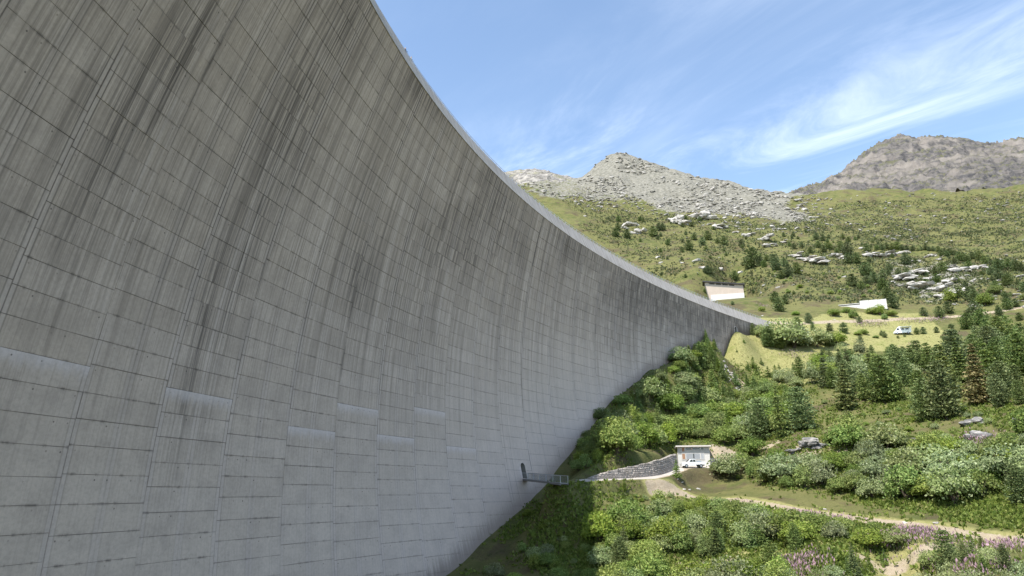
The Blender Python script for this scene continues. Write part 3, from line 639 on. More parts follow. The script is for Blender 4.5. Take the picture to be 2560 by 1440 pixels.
# ------------------------------------------------------------------ vegetation
def foliage(name, cols, trans=0.36, obj_var=0.25):
    """leaf material: colour from a per-leaf random value and a per-plant random value, thin enough to let light through"""
    m = Mat(name, 0.6, 0.25); lf = m.sepc(m.attr('leaf')); r = m.rnd()
    c = m.mix(lf[0], cols[0], cols[1])
    c = m.mix(m.ramp(lf[1], 0.82, 0.98, 0, 0.6), c, cols[2])
    h = m.n('ShaderNodeHueSaturation'); m.put(h.inputs['Color'], c); m.put(h.inputs['Value'], m.math('MULTIPLY_ADD', r, 2 * obj_var, 1 - obj_var)); m.put(h.inputs['Hue'], m.math('MULTIPLY_ADD', m.math('FRACT', m.mul(r, 7.3)), 0.03, 0.485)); m.put(h.inputs['Saturation'], m.math('MULTIPLY_ADD', m.math('FRACT', m.mul(r, 13.7)), 0.25, 0.82))
    m.col(h.outputs[0]); tr = m.n('ShaderNodeBsdfTranslucent'); m.put(tr.inputs[0], h.outputs[0]); mx = m.n('ShaderNodeMixShader'); mx.inputs[0].default_value = trans
    m.t.links.new(m.b.outputs[0], mx.inputs[1]); m.t.links.new(tr.outputs[0], mx.inputs[2]); m.t.links.new(mx.outputs[0], m.t.nodes['Material Output'].inputs['Surface']); return m.m
F_ALDER = foliage('alder_leaves', [(0.106, 0.169, 0.029), (0.267, 0.345, 0.067), (0.394, 0.408, 0.127)])
F_WILLOW = foliage('willow_leaves', [(0.152, 0.207, 0.066), (0.325, 0.374, 0.152), (0.498, 0.525, 0.318)])
F_PINE = foliage('pine_needles', [(0.077, 0.123, 0.035), (0.205, 0.259, 0.073), (0.334, 0.350, 0.121)], 0.22, 0.25)
F_PINE_FAR = foliage('far_pine_needles', [(0.055, 0.089, 0.027), (0.148, 0.187, 0.056), (0.241, 0.252, 0.093)], 0.22, 0.25)
F_SPRUCE = foliage('spruce_needles', [(0.057, 0.090, 0.024), (0.184, 0.216, 0.058), (0.285, 0.290, 0.089)], 0.22, 0.22)
F_BROWN = foliage('browning_needles', [(0.111, 0.111, 0.034), (0.267, 0.234, 0.072), (0.351, 0.273, 0.104)], 0.15, 0.05)
F_LARCH = foliage('larch_needles', [(0.085, 0.147, 0.029), (0.218, 0.296, 0.067), (0.310, 0.352, 0.112)], 0.25, 0.2)
BARK = plain('bark', (0.10, 0.078, 0.058), 0.95, 0.4, 4.0)
def cards(P, N, T, w, l, rs):
    """quads centred on P: N plane normals, T long axes, half sizes w, l"""
    B = np.cross(N, T); n = len(P); w = w[:, None]; l = l[:, None]
    V = np.stack([P - T * l - B * w * 0.55, P - T * l * 0.1 - B * w, P + T * l, P - T * l * 0.1 + B * w], 1).reshape(-1, 3)
    V[0::4] += 0; F = np.arange(4 * n).reshape(n, 4); leaf = np.repeat(np.c_[rs.random(n), rs.random(n), rs.random(n), np.ones(n)], 4, 0); return V, F, leaf
def unit(v): return v / (np.linalg.norm(v, axis=1, keepdims=True) + 1e-9)
def orth(N, rs):
    t = rs.normal(size=N.shape); t -= N * (t * N).sum(1, keepdims=True); return unit(t)
def shrub_crown(seed, W, Hh, nl, nc, leaf, mat, name, upright=0.0, gap=0.25):
    rs = np.random.default_rng(seed); P = []; N = []
    for i in range(nl):
        a = rs.uniform(0, 2 * math.pi); r = W * 0.36 * math.sqrt(rs.random()); cz = Hh * (0.32 + 0.42 * rs.random()) * (1 - 0.35 * r / (W * 0.4)); c = np.array([r * math.cos(a), r * math.sin(a), cz])
        s = np.array([W * rs.uniform(0.15, 0.25), W * rs.uniform(0.15, 0.25), Hh * rs.uniform(0.17, 0.27)]); k = nc // nl
        d = unit(rs.normal(size=(k, 3))); d[:, 2] = np.where(d[:, 2] < -0.35, -d[:, 2], d[:, 2]); rad = 1 - gap * rs.random(k) ** 1.5 * 1.6
        P.append(c + d * s * rad[:, None]); N.append(unit(d / s + rs.normal(size=(k, 3)) * 0.35))
    # shoots standing out of the outline
    k = nc // 6; d = unit(rs.normal(size=(k, 3)) + np.array([0, 0, 0.8])); P.append(np.array([0, 0, Hh * 0.45]) + d * np.array([W * 0.5, W * 0.5, Hh * 0.56]) * rs.uniform(0.72, 1.16, (k, 1))); N.append(unit(d + rs.normal(size=(k, 3)) * 0.8))
    P = np.concatenate(P); N = np.concatenate(N); keep = P[:, 2] > 0.03 * Hh; P, N = P[keep], N[keep]
    N = unit(N + rs.normal(size=N.shape) * 0.45); T = orth(N, rs); T = unit(T + np.array([0, 0, upright])); l = leaf * rs.uniform(0.7, 1.5, len(P)); w = l * rs.uniform(0.5, 0.8, len(P))
    V, F, lf = cards(P, N, T, w, l, rs); me = meshdata(name, V, F, mat); attr_color(me, 'leaf', lf); return me
def stems(seed, W, Hh, n, mat, name='stem'):
    rs = np.random.default_rng(seed); V = []; F = []
    for i in range(n):
        a = rs.uniform(0, 2 * math.pi); r = W * rs.uniform(0.12, 0.33); p = [(0.05 * math.cos(a), 0.05 * math.sin(a), -0.3), (r * 0.4 * math.cos(a), r * 0.4 * math.sin(a), Hh * 0.3), (r * math.cos(a + 0.2), r * math.sin(a + 0.2), Hh * rs.uniform(0.6, 0.85))]
        v, f = tube(p, [0.07, 0.05, 0.015], 5); b = len(V); V += v; F += [tuple(q + b for q in ff) for ff in f]
    return meshdata(name, V, F, mat)
def conifer(seed, Hh, R, whorls, nb, droop, shape, card, mat, name, pads=3, ncard=8, up=0.0, flat=0.45):
    """foliage pads along branches set in whorls; shape(t) gives the crown radius from base (0) to tip (1)"""
    rs = np.random.default_rng(seed); P = []; D = []; S = []
    for i in range(whorls):
        t = (i + rs.uniform(-0.35, 0.35)) / (whorls - 1); t = min(max(t, 0), 1); z0 = Hh * (0.06 + 0.92 * t); rr = R * shape(t); n = max(4, int(round(nb * (0.5 + 0.5 * shape(t))))); a0 = rs.uniform(0, 6.28)
        for j in range(n):
            a = a0 + 6.283 * (j + rs.uniform(-0.3, 0.3)) / n; L = rr * rs.uniform(0.72, 1.12); d = np.array([math.cos(a), math.sin(a), 0])
            for q in range(pads):
                s_ = (q + 1 - rs.random() * 0.45) / pads; c = d * L * s_ + np.array([0, 0, z0 - droop * L * s_ ** 1.3 + up * L * s_ ** 2.2]); pr = (0.16 * R + 0.20 * L) * (1.05 - 0.45 * t)
                o = rs.normal(size=(ncard, 3)) * np.array([pr, pr, pr * flat]) * 0.55; P.append(c + o); D.append(np.tile(d + np.array([0, 0, -droop * 0.7 + up]), (ncard, 1))); S.append(np.full(ncard, card * (1.12 - 0.4 * t)))
    k = 16; P.append(np.c_[rs.normal(size=(k, 2)) * 0.05 * R, Hh * rs.uniform(0.90, 1.0, k)]); D.append(np.tile([0, 0, 1.0], (k, 1))); S.append(np.full(k, card * 0.6))
    P, D, S = map(np.concatenate, (P, D, S)); T = unit(unit(D) + rs.normal(size=P.shape) * 0.55); N = unit(rs.normal(size=P.shape) + np.array([0, 0, 0.35])); N = unit(N - T * (N * T).sum(1, keepdims=True)); S = S * rs.uniform(0.65, 1.3, len(S))
    V, F, lf = cards(P, N, T, S * 0.48, S, rs); me = meshdata(name, V, F, mat); attr_color(me, 'leaf', lf); return me
def trunk(Hh, r, seed, name='trunk'):
    rs = np.random.default_rng(seed); n = 6; p = [(rs.normal() * 0.02 * i, rs.normal() * 0.02 * i, -0.5 + (Hh * 0.97 + 0.5) * i / (n - 1)) for i in range(n)]
    V, F = tube(p, [r * (1 - 0.93 * (i / (n - 1)) ** 0.8) for i in range(n)], 7)
    for i in range(10):                                          # main limbs
        z = Hh * rs.uniform(0.12, 0.8); a = rs.uniform(0, 2 * math.pi); L = Hh * 0.14 * (1.1 - z / Hh); q = [(0, 0, z), (L * 0.5 * math.cos(a), L * 0.5 * math.sin(a), z - 0.02 * L), (L * math.cos(a), L * math.sin(a), z - 0.12 * L)]
        v, f = tube(q, [r * 0.22, r * 0.14, 0.01], 4); b = len(V); V += v; F += [tuple(k + b for k in ff) for ff in f]
    return meshdata(name, V, F, BARK)
def joined(name, crown, stem):
    """crown and stem in one mesh, for plants too small in the photograph to show their parts"""
    bm = bmesh.new(); bm.from_mesh(crown); n = len(bm.faces); bm.from_mesh(stem)
    bm.faces.ensure_lookup_table()
    for f in bm.faces[n:]: f.material_index = 1
    me = bpy.data.meshes.new(name); bm.to_mesh(me); bm.free(); me.materials.append(crown.materials[0]); me.materials.append(stem.materials[0]); return me
sp_shape = lambda t: (1 - t) ** 0.82 * (0.55 + 0.45 * min(1, t / 0.12))
ar_shape = lambda t: math.sqrt(max(0, 1 - ((t - 0.30) / 0.72) ** 2)) if t > 0.30 else 0.72 + 0.28 * math.sin(t / 0.30 * math.pi / 2)
yg_shape = lambda t: (1 - t) ** 0.9
# prototypes at nominal height; kind -> list of (height, crown, trunk)
PROTO = {
 'pine': [(10.0, conifer(100 + i, 10.0, 2.6, 15, 9, 0.10, ar_shape, 0.30, F_PINE, 'crown', 3, 9, 0.25), trunk(10.0, 0.22, i)) for i in range(4)],
 'spruce': [(13.0, conifer(200 + i, 13.0, 2.9, 17, 9, 0.30, sp_shape, 0.36, F_SPRUCE, 'crown', 3, 9, 0.05, 0.28), trunk(13.0, 0.24, 10 + i)) for i in range(3)],
 'brown_spruce': [(14.0, conifer(231, 14.0, 3.2, 17, 9, 0.34, sp_shape, 0.38, F_BROWN, 'crown', 3, 8, 0.05, 0.28), trunk(14.0, 0.27, 17))],
 'larch': [(8.0, conifer(250 + i, 8.0, 1.9, 14, 8, 0.12, yg_shape, 0.26, F_LARCH, 'crown', 2, 9, 0.15), trunk(8.0, 0.14, 20 + i)) for i in range(2)],
 'alder': [(3.6, shrub_crown(300 + i, 5.4, 3.6, 15, 4200, 0.145, F_ALDER, 'foliage', 0.0), stems(40 + i, 5.4, 3.6, 8, BARK)) for i in range(5)] + [(4.6, shrub_crown(310 + i, 4.2, 4.6, 11, 3600, 0.15, F_ALDER, 'foliage', 0.35, 0.45), stems(45 + i, 4.2, 4.6, 9, BARK)) for i in range(3)],
 'willow': [(3.8, shrub_crown(330 + i, 5.2, 3.8, 13, 3600, 0.145, F_WILLOW, 'foliage', 0.5, 0.35), stems(50 + i, 5.2, 3.8, 8, BARK)) for i in range(3)],
}
PROTO['birch'] = [(9.0, shrub_crown(350, 5.0, 9.0, 18, 3600, 0.17, F_WILLOW, 'crown', 0.3, 0.4), trunk(8.0, 0.13, 31))]
FAR = {k: [(h, joined('far_' + k, c, t)) for (h, c, t) in PROTO[k]] for k in ('alder', 'willow')}
# far pines get lighter crowns of their own
FAR['pine'] = [(7.0, joined('far_pine', conifer(400 + i, 7.0, 2.9, 8, 9, 0.04, ar_shape, 0.46, F_PINE_FAR, 'crown', 2, 8, 0.25, 0.7), trunk(7.0, 0.2, 60 + i))) for i in range(5)]
FAR['larch'] = [(7.0, joined('far_young_pine', conifer(420 + i, 7.0, 1.9, 9, 7, 0.1, yg_shape, 0.36, F_LARCH, 'crown', 2, 7, 0.2, 0.6), trunk(7.0, 0.14, 70 + i))) for i in range(3)]
PARTNAMES = {'pine': ('crown', 'trunk'), 'spruce': ('crown', 'trunk'), 'brown_spruce': ('crown', 'trunk'), 'larch': ('crown', 'trunk'), 'birch': ('crown', 'trunk'), 'alder': ('foliage', 'stem'), 'willow': ('foliage', 'stem')}
OBJN = {'pine': 'pine_tree', 'spruce': 'spruce_tree', 'brown_spruce': 'spruce_tree', 'larch': 'larch_tree', 'birch': 'birch_tree', 'alder': 'alder_shrub', 'willow': 'willow_shrub'}
LANDMARKS = [(hit(*p, d_), n_) for p, d_, n_ in [((1737,1172),62,'cabin'), ((1600,1195),62,'retaining wall'), ((1830,945),62,'stone heap'), ((1411,1215),62,'footbridge'), ((1530,1000),62,'dam foot'), ((1850,840),62,'end of the dam'), ((2447,1055),62,'overhanging ledge'), ((2030,1112),62,'schist ledge'), ((2452,1010),62,'brown-needled spruce'), ((2257,836),62,'camper van'), ((2180,768),265,'white wall'), ((1816,752),265,'ruined hall'), ((2330,720),265,'rocky rib'), ((2200,642),265,'upper end of the rib'), ((2395,738),265,'lower end of the rib'), ((2420,600),265,'pasture edge'), ((1950,600),265,'flat slabs'), ((2020,650),265,'long pinkish slab'), ((1590,580),265,'twin outcrops'), ((1700,1226),62,'head of the gravel track'), ((2340,1308),62,'verge boulder'), ((2560,1347),62,'lower end of the gravel track'), ((1950,1392),62,'start of the lower track'), ((2370,1425),62,'small dense pine')]]
LANDMARKS = [(p, n_) for p, n_ in LANDMARKS if p is not None]
def sized(label, P, height, wide, kind):
    lo, hi = {'alder': (2.2, 3.4), 'willow': (2.2, 3.4), 'pine': (4.5, 8.0), 'larch': (2.5, 5.0), 'spruce': (7, 12), 'birch': (5, 8), 'brown_spruce': (7, 12)}[kind]
    w = ('low' if height < lo else 'tall' if height > hi else 'mid-sized') + (' broad' if wide > 1.12 else ' slim' if wide < 0.92 else '')
    n_ = min(LANDMARKS, key=lambda q: np.hypot(q[0][0] - P[0], q[0][1] - P[1]))[1]
    words = label.split(); tail = ', nearest the ' + n_
    while len(w.split()) + len(words) + len(tail.split()) - 1 > 16: words = words[:-1]
    while words[-1] in ('the', 'of', 'in', 'on', 'below', 'under', 'by', 'at', 'above', 'and', 'between', 'a'): words = words[:-1]
    return w + ' ' + ' '.join(words).rstrip(',') + tail
prv = np.random.default_rng(5)
plants = []                                                       # (x, y, radius) of everything already standing
def plant(kind, P, height, label, cat, group=None, far=False, wide=1.0):
    rz = prv.uniform(0, 6.28); lean = (prv.normal() * 0.03, prv.normal() * 0.03)
    if far:
        h0, me = FAR[kind][prv.integers(len(FAR[kind]))]; s = height / h0; o = link(OBJN[kind], me, None, P, (lean[0], lean[1], rz), (s * wide, s * wide, s))
    else:
        h0, cr, tr = PROTO[kind][prv.integers(len(PROTO[kind]))]; s = height / h0; o = empty(OBJN[kind], P, rz); o.rotation_euler = (lean[0], lean[1], rz); o.scale = (s * wide, s * wide, s)
        a, b = PARTNAMES[kind]; link(a, cr, o); link(b, tr, o)
    tag(o, sized(label, P, height, wide, kind) if group else label, cat, group); plants.append((P[0], P[1], height * 0.3 * wide)); return o
def px_h(P, hpx):
    """height in metres of something hpx photograph pixels tall standing at P"""
    d = P[1] * math.cos(PITCH) + P[2] * math.sin(PITCH); return hpx * d / FPX / 0.98
def put(kind, px, base, top, label, cat, group=None, far=False, wide=1.0, dmin=62, sink=0.1):
    P = hit(px, base, dmin)
    if P is None: return None
    P = P - np.array([0, 0, sink]); return plant(kind, P, px_h(P, base - top), label, cat, group, far, wide)

# tall conifers on the slope below the meadow, one by one
L1 = 'dense dark pine in the conifer stand'; G1 = 'conifer stand below the meadow'
for (x, b, t, w) in [(2315,1052,945,1.0),(2366,1048,902,1.0),(2296,928,850,1.0),(2330,932,856,.9),(2241,935,860,1.0),(2210,1006,888,1.15),(2231,1003,918,1.1),(2182,900,862,.9),(2503,1016,936,1.0),(2495,970,864,1.15),(2543,984,912,1.1),(2537,930,838,1.1),(2495,890,818,1.1),(2252,1000,950,1.1),(2083,970,918,1.1),(2163,1000,934,1.0),(2440,905,838,1.0),(2270,965,895,1.0),(2385,985,900,.95),(2130,975,905,1.0),(2552,1010,950,1.0)]:
    put('pine', x, b, t, L1, 'tree', G1, wide=w)
put('spruce', 2115, 1024, 908, 'broad dark layered spruce overhanging the grassy slope above the grey rock ledge', 'tree', wide=1.15)
put('spruce', 2125, 1082, 1020, 'short dark layered spruce on the grassy slope above the rock ledge', 'tree', wide=1.35)
put('spruce', 2400, 920, 808, 'very dark tall spruce standing against the brown-needled spruce', 'tree', wide=1.2)
put('brown_spruce', 2452, 1010, 858, 'tall spruce with yellow-brown needles standing in the conifer stand', 'tree', wide=1.1)
put('spruce', 2064, 970, 874, 'slender dark spruce at the upper corner of the conifer stand', 'tree', wide=0.8)
put('spruce', 1956, 1095, 965, 'dark layered spruce above the bare earth bank, middle of three', 'tree', wide=0.85)
put('pine', 2006, 1076, 968, 'spreading dark pine above the bare earth bank, nearest the grassy slope', 'tree', wide=1.15)
put('pine', 1901, 1102, 998, 'dense green pine among alders above the bare earth bank', 'tree', wide=0.95)
put('pine', 2002, 948, 891, 'dark pine at the lower edge of the yellow meadow', 'tree', wide=0.9)
put('birch', 2151, 970, 888, 'pale yellow-green birch between the dark conifers', 'tree', wide=1.0)
for (x, b, t) in [(2110,912,858),(2153,893,848),(2030,960,905),(2395,880,850),(2545,850,830)]:
    put('birch', x, b, t, 'grey-green broadleaf tree in the conifer stand', 'tree', 'broadleaf trees at the meadow edge', wide=1.25)
for (x, b, t, w) in [(1768,864,836,.9),(1785,874,845,.9),(1738,909,858,1.),(1760,922,877,.9),(1778,920,875,.9),(1790,925,896,.8),(1728,915,862,1.1),(1748,906,852,1.1),(1758,896,850,1.0),(1772,884,848,1.0),(1738,925,880,1.1),(1782,900,866,1.0),(1790,915,878,1.1),(1798,930,892,1.1),(1776,888,854,1.0),(1806,944,905,1.1),(1787,870,846,.9),(1665,960,922,.9),(1691,960,930,.8),(1766,854,820,.8)]:
    put('larch', x, b, t, 'green larch close to the dam', 'tree', 'young larches beside the dam', wide=w * 1.2)
for (x, b, t) in [(1884,921,891),(1904,912,894),(1922,943,915),(1939,941,911),(1892,943,913),(1870,925,905),(1842,880,872),(1802,883,876),(1860,857,846),(1985,930,905),(1948,921,908)]:
    put('larch', x, b, t, 'young conifer on the yellow meadow', 'tree', 'young conifers on the meadow', far=True, wide=1.3)
for (x, b, t) in [(1582,1002,975),(1596,1032,980),(1627,973,955),(1550,1023,994),(1535,1040,1011),(1562,1005,985),(1508,1062,1038),(1522,1052,1026),(1497,1080,1052),(1480,1100,1070),(1466,1115,1086),(1452,1130,1100),(1443,1145,1115),(1425,1160,1138)]:
    put('larch', x, b, t, 'young conifer at the dam wall', 'tree', 'young conifers along the dam foot', wide=1.1)
for (x, b, t) in [(1718,912,885),(1732,900,876),(1745,888,862),(1700,925,902),(1712,898,878),(1752,876,856)]: put('alder', x, b, t, 'green bush at the notch beside the dam', 'shrub', 'bushes beside the dam at the meadow corner', wide=1.2)
put('willow', 1700, 908, 868, 'silvery pale willow bush against the dam wall', 'shrub', wide=1.0)
# the dark clump at the end of the crest
for (x, b, t, k, w) in [(1960,868,800,'willow',1.1),(1925,868,815,'pine',1.3),(2000,866,792,'pine',1.0),(1905,842,812,'willow',0.8),(1882,838,806,'pine',.9),(1950,872,820,'pine',1.3),(2045,868,822,'willow',1.1),(2075,866,826,'pine',1.4),(1915,868,822,'pine',.8),(2033,828,804,'pine',.9),(1985,870,815,'willow',1.0),(2095,862,830,'alder',.9)]:
    put(k, x, b, t, 'dark dense ' + {'willow': 'willow', 'alder': 'alder bush', 'pine': 'pine'}[k] + ' in the thicket by the crest', 'tree' if k == 'pine' else 'shrub', 'thicket at the end of the crest', wide=w)
# single trees and bushes on the plateau
for (x, b, t) in [(1937,756,728),(1950,779,744),(1964,760,737),(2022,808,782),(2150,808,790),(2111,833,806),(2074,827,807),(2293,836,819),(2309,835,817),(2342,832,816),(2204,839,826),(2212,844,828),(2152,855,838),(2233,770,734),(2220,750,718),(2262,842,834),(2245,846,838),(2500,792,768),(2310,790,768)]:
    put('pine', x, b, t, 'dark pine on the plateau', 'tree', 'small pines on the plateau', far=True, wide=0.95)
for (x, b, t, w) in [(2135,796,774,1.1),(2212,799,784,1.1),(2116,783,769,1.1),(2200,788,762,1.3),(2180,785,768,1.2),(2230,790,775,1.2),(2158,836,822,1.2),(2145,838,828,1.3),(2190,845,838,1.4),(2085,790,772,1.2),(1990,788,778,1.4),(1905,778,766,1.6)]:
    put('alder', x, b, t, 'rounded green bush on the plateau', 'shrub', 'low bushes on the plateau', far=True, wide=w)
# pines scattered over the far slope, one by one
FARPX = []
for (x, b, t) in [(745,270,200),(715,470,360),(745,390,295),(860,490,370),(1025,270,205),(1065,280,225),(1195,465,330),(1270,390,290),(1320,390,295),(1290,465,410),(1252,505,455),(1380,575,500),(1220,260,225),(1570,345,290),(1685,340,275),(1605,245,190),(1790,270,205),(1610,445,395),(1720,510,425),(1830,580,470),(1895,510,390),(1650,640,510),(1560,670,595),(1570,540,490),(1290,670,610),(1375,760,720),(1690,670,635),(1870,645,580),(2020,550,480),(2100,570,450),(2320,590,500),(2335,615,560),(2100,655,610),(2130,715,665),(2220,745,715),(1925,750,705),(1560,770,720),(1610,990,940),(1895,940,840),(1925,935,860),(1855,930,865),(2240,1020,905),(2400,880,800),(2345,840,790),(2210,1340,1290),(2370,665,635),(2480,1190,1140),(2035,900,865),(1855,1180,1130)]:
    FARPX.append((1400 + x / 5.12, 500 + b / 5.12, 500 + t / 5.12))
for (x, b, t) in [(260,900,550),(150,900,740),(360,880,700),(480,800,680),(600,860,670),(650,960,740),(800,900,740),(860,1080,850),(430,905,780),(1020,1030,820),(740,1110,970),(550,340,290),(780,365,290),(950,360,280),(885,540,445),(960,585,480),(1100,550,445),(1360,415,290),(1470,440,320),(1400,565,440),(1490,640,510),(1580,590,430),(1800,620,440),(1920,700,450),(1930,840,650),(1260,660,545),(1835,400,310),(1930,460,360),(2080,840,640),(2260,620,480),(2250,1060,810),(2300,820,720),(2010,1250,1020),(2170,1300,1150),(2260,1220,1050),(2400,1180,990),(2540,1320,1110),(2170,520,470),(2050,430,360),(2430,600,500),(1720,660,570),(2110,400,330),(620,1422,1340),(960,1390,1320),(780,1210,1150),(620,1170,1120),(2450,1400,1340),(1580,400,320),(1190,720,650),(1160,260,220),(1560,450,390),(1660,470,430),(2360,470,400),(2460,500,440),(2330,560,500),(2400,420,360),(2510,440,390)]:
    FARPX.append((1850 + x / 7.11, 540 + b / 7.11, 540 + t / 7.11))
for (x, b, t) in [(40,600,480),(130,590,470),(220,600,480),(310,590,450),(400,600,500),(480,610,510),(580,620,520),(680,620,560),(740,610,540),(820,600,480),(880,620,540),(950,620,530),(1050,640,530),(1100,700,590),(1150,660,560),(1200,720,610),(1250,690,570),(1330,690,600),(1420,800,640),(1330,850,740),(1500,800,660),(1560,820,700),(1650,760,630),(1720,740,620),(1780,780,620),(1870,850,700),(1930,800,690),(1980,870,760),(2060,900,780),(2120,960,750),(2200,900,790),(2300,930,750),(2380,960,800),(2450,970,790),(2530,980,830),(470,860,640),(640,840,740),(220,740,660),(1130,980,800),(490,1110,930),(340,1060,920),(60,1100,950),(60,1310,1090),(1980,1040,890),(2120,1120,930),(1820,1050,970),(2290,1190,1000),(2450,1220,1120),(2080,1330,1150),(1380,1170,1070),(1010,1180,1020),(820,1290,1110),(830,1060,980),(990,1040,900),(640,1400,1290),(1590,930,790),(1690,1422,1300),(110,1422,1260),(1520,1250,1150),(2540,1320,1180),(170,960,840),(150,1040,930),(2000,1150,1060),(1640,1340,1240),(1340,1350,1260),(2200,1422,1330),(2330,1422,1340)]:
    FARPX.append((2200 + x / 7.11, 540 + b / 7.11, 540 + t / 7.11))
for (x, b, t) in FARPX:
    far_lab = ('rounded dark pine on the green slope' if x < 1860 else 'rounded dark pine among pale rock slabs' if x > 2150 and b > 620 else 'rounded dark pine in the tree belt')
    put('pine', x, b + 0.5, t, far_lab, 'tree', {'b': 'pines on the slope above the crest', 's': 'pines among the rock slabs', 'u': 'pine belt below the pasture'}['b' if x < 1860 else 's' if x > 2150 and b > 620 else 'u'], far=True, wide=1.0, dmin=265)
# ---- random fill inside outlined areas
def inside(poly, n, seed):
    rs = np.random.default_rng(seed); a = np.array(poly); out = []
    while len(out) < n:
        p = rs.uniform(a.min(0), a.max(0), (n * 2, 2)); out += list(p[inpoly(p, poly)])
    return out[:n]
TRK_PX = np.array([(1640,1222),(1700,1226),(1830,1246),(1960,1266),(2080,1284),(2200,1301),(2380,1324),(2560,1347),(2700,1365)], float); TRK2_PX = np.array([(1690,1405),(1800,1400),(1950,1390),(2150,1387),(2300,1370),(2430,1345)], float); ROAD_PX = np.array([(1495,1216),(1620,1216),(1690,1192),(1790,1178)], float)
KEEP_PX = (np.array([(1945,1132),(2095,1128)], float), np.array([(2235,1118),(2330,1116)], float), np.array([(2385,1098),(2510,1092)], float), np.array([(1790,905),(1860,925),(1990,965)], float), np.array([(2040,868),(2200,864),(2375,852)], float))
def clear_height(P, h, px, py):
    """tallest a bush may grow at P without hiding the road or track that the photograph shows behind it"""
    for line in (TRK_PX, TRK2_PX, ROAD_PX) + KEEP_PX:
        if line[0, 0] <= px <= line[-1, 0]:
            y = np.interp(px, line[:, 0], line[:, 1])
            if py > y + 3: h = min(h, px_h(P, py - y - 5))
    return h
def scatter(poly, tries, n, hmin, hmax, kinds, label, cat, group, seed, space=0.75, far=False, dmin=62, dmax=1e9, avoid=2.4, wide=(0.85, 1.25)):
    rs = np.random.default_rng(seed); k = 0
    for (px, py) in inside(poly, tries, seed):
        P = hit(px, py, dmin)
        if P is None or math.hypot(P[0], P[1]) > dmax: continue
        h = rs.uniform(hmin, hmax); r = h * 0.62 * space; xa, ya = np.array([P[0]]), np.array([P[1]])
        if not far:
            if pdist(xa, ya, ROAD)[0] < 10 and P[2] < 2.5: h = min(h, rs.uniform(0.5, 1.1))
            if pdist(xa, ya, TRACK)[0] < 7: h = min(h, rs.uniform(0.8, 1.6))
            h = clear_height(P, h, px, py)
            if h < 0.45: continue
            r = h * 0.62 * space
        if min(pdist(xa, ya, ROAD)[0] - 1.5, pdist(xa, ya, TRACK)[0], pdist(xa, ya, TRACK2)[0]) < avoid: continue
        if any((P[0] - q[0]) ** 2 + (P[1] - q[1]) ** 2 < (r + q[2] * 0.55) ** 2 for q in plants): continue
        kd = kinds[rs.integers(len(kinds))]; lab = label[kd] if isinstance(label, dict) else label
        plant(kd, P - np.array([0, 0, 0.15]), h, lab, cat, group, far, rs.uniform(*wide)); plants[-1] = (P[0], P[1], r); k += 1
        if k >= n: break
    return k
cnt = {}
cnt['c1'] = scatter([(2060,905),(2250,900),(2400,885),(2560,870),(2850,870),(2850,1010),(2420,1012),(2300,1035),(2200,1005),(2075,1000)], 4000, 56, 7.5, 13.5, ['pine', 'pine', 'pine', 'spruce'], {'pine': 'dense dark pine in the conifer stand', 'spruce': 'layered dark spruce in the conifer stand'}, 'tree', 'conifer stand below the meadow', 51, 0.34, wide=(0.85, 1.2))
cnt['c2'] = scatter([(1530,1090),(1600,1000),(1700,930),(1790,930),(1900,960),(1990,960),(1960,1080),(1850,1100),(1700,1090),(1560,1130)], 1500, 26, 3.5, 7.5, ['larch', 'larch', 'pine'], {'larch': 'green larch on the alder slope', 'pine': 'dark pine on the alder slope'}, 'tree', 'young conifers on the alder slope', 52, 0.3, wide=(0.85, 1.2))
cnt['c3'] = scatter([(1510,1250),(1700,1260),(1950,1330),(1980,1400),(1900,1440),(1520,1440)], 1200, 14, 2.0, 4.0, ['larch', 'pine', 'spruce'], {'larch': 'larch in the thicket below the road', 'pine': 'dark pine in the thicket below the road', 'spruce': 'layered spruce in the thicket below the road'}, 'tree', 'young conifers in the thicket', 53, 0.35)
cnt['c4'] = scatter([(2050,1370),(2350,1350),(2560,1390),(2560,1440),(2000,1440)], 800, 12, 1.5, 3.2, ['larch', 'pine', 'spruce'], {'larch': 'larch near the lower track', 'pine': 'dark pine near the lower track', 'spruce': 'layered spruce near the lower track'}, 'tree', 'young conifers near the lower track', 54, 0.4)
cnt['a1'] = scatter([(1510,1065),(1560,1005),(1640,955),(1720,905),(1790,915),(1800,950),(1790,985),(1830,1000),(1900,950),(1985,955),(2010,1000),(1950,1085),(1860,1112),(1800,1112),(1790,1095),(1700,1100),(1690,1112),(1640,1118),(1520,1150)], 7000, 130, 2.2, 6.0, ['alder', 'alder', 'alder', 'willow'], {'alder': 'green alder on the steep slope under the meadow', 'willow': 'grey-green willow on the steep slope under the meadow'}, 'shrub', 'bushes on the steep slope above the cabin', 31, 0.62)
cnt['a2'] = scatter([(1496,1232),(1690,1240),(1760,1252),(1850,1275),(1900,1295),(1985,1335),(1990,1375),(1900,1390),(1830,1400),(1880,1440),(1960,1445),(1960,1500),(1500,1500)], 8000, 120, 1.3, 4.2, ['alder', 'alder', 'alder', 'willow'], {'alder': 'green alder in the thicket below the road', 'willow': 'grey-green willow in the thicket below the road'}, 'shrub', 'thicket below the road', 32, 0.62)
cnt['a0'] = scatter([(1190,1412),(1330,1275),(1415,1222),(1490,1222),(1496,1440),(1500,1500),(1150,1500)], 2500, 34, 0.9, 2.2, ['alder', 'alder', 'willow'], 'bush in the shadow at the dam foot', 'shrub', 'bushes in the shadow of the dam', 33, 0.7)
cnt['a0b'] = scatter([(1425,1178),(1450,1115),(1500,1052),(1530,1020),(1520,1100),(1505,1150),(1440,1185)], 900, 16, 1.8, 3.4, ['alder'], 'dark bush between dam and alder slope', 'shrub', 'bushes at the dam foot above the footbridge', 34, 0.6)
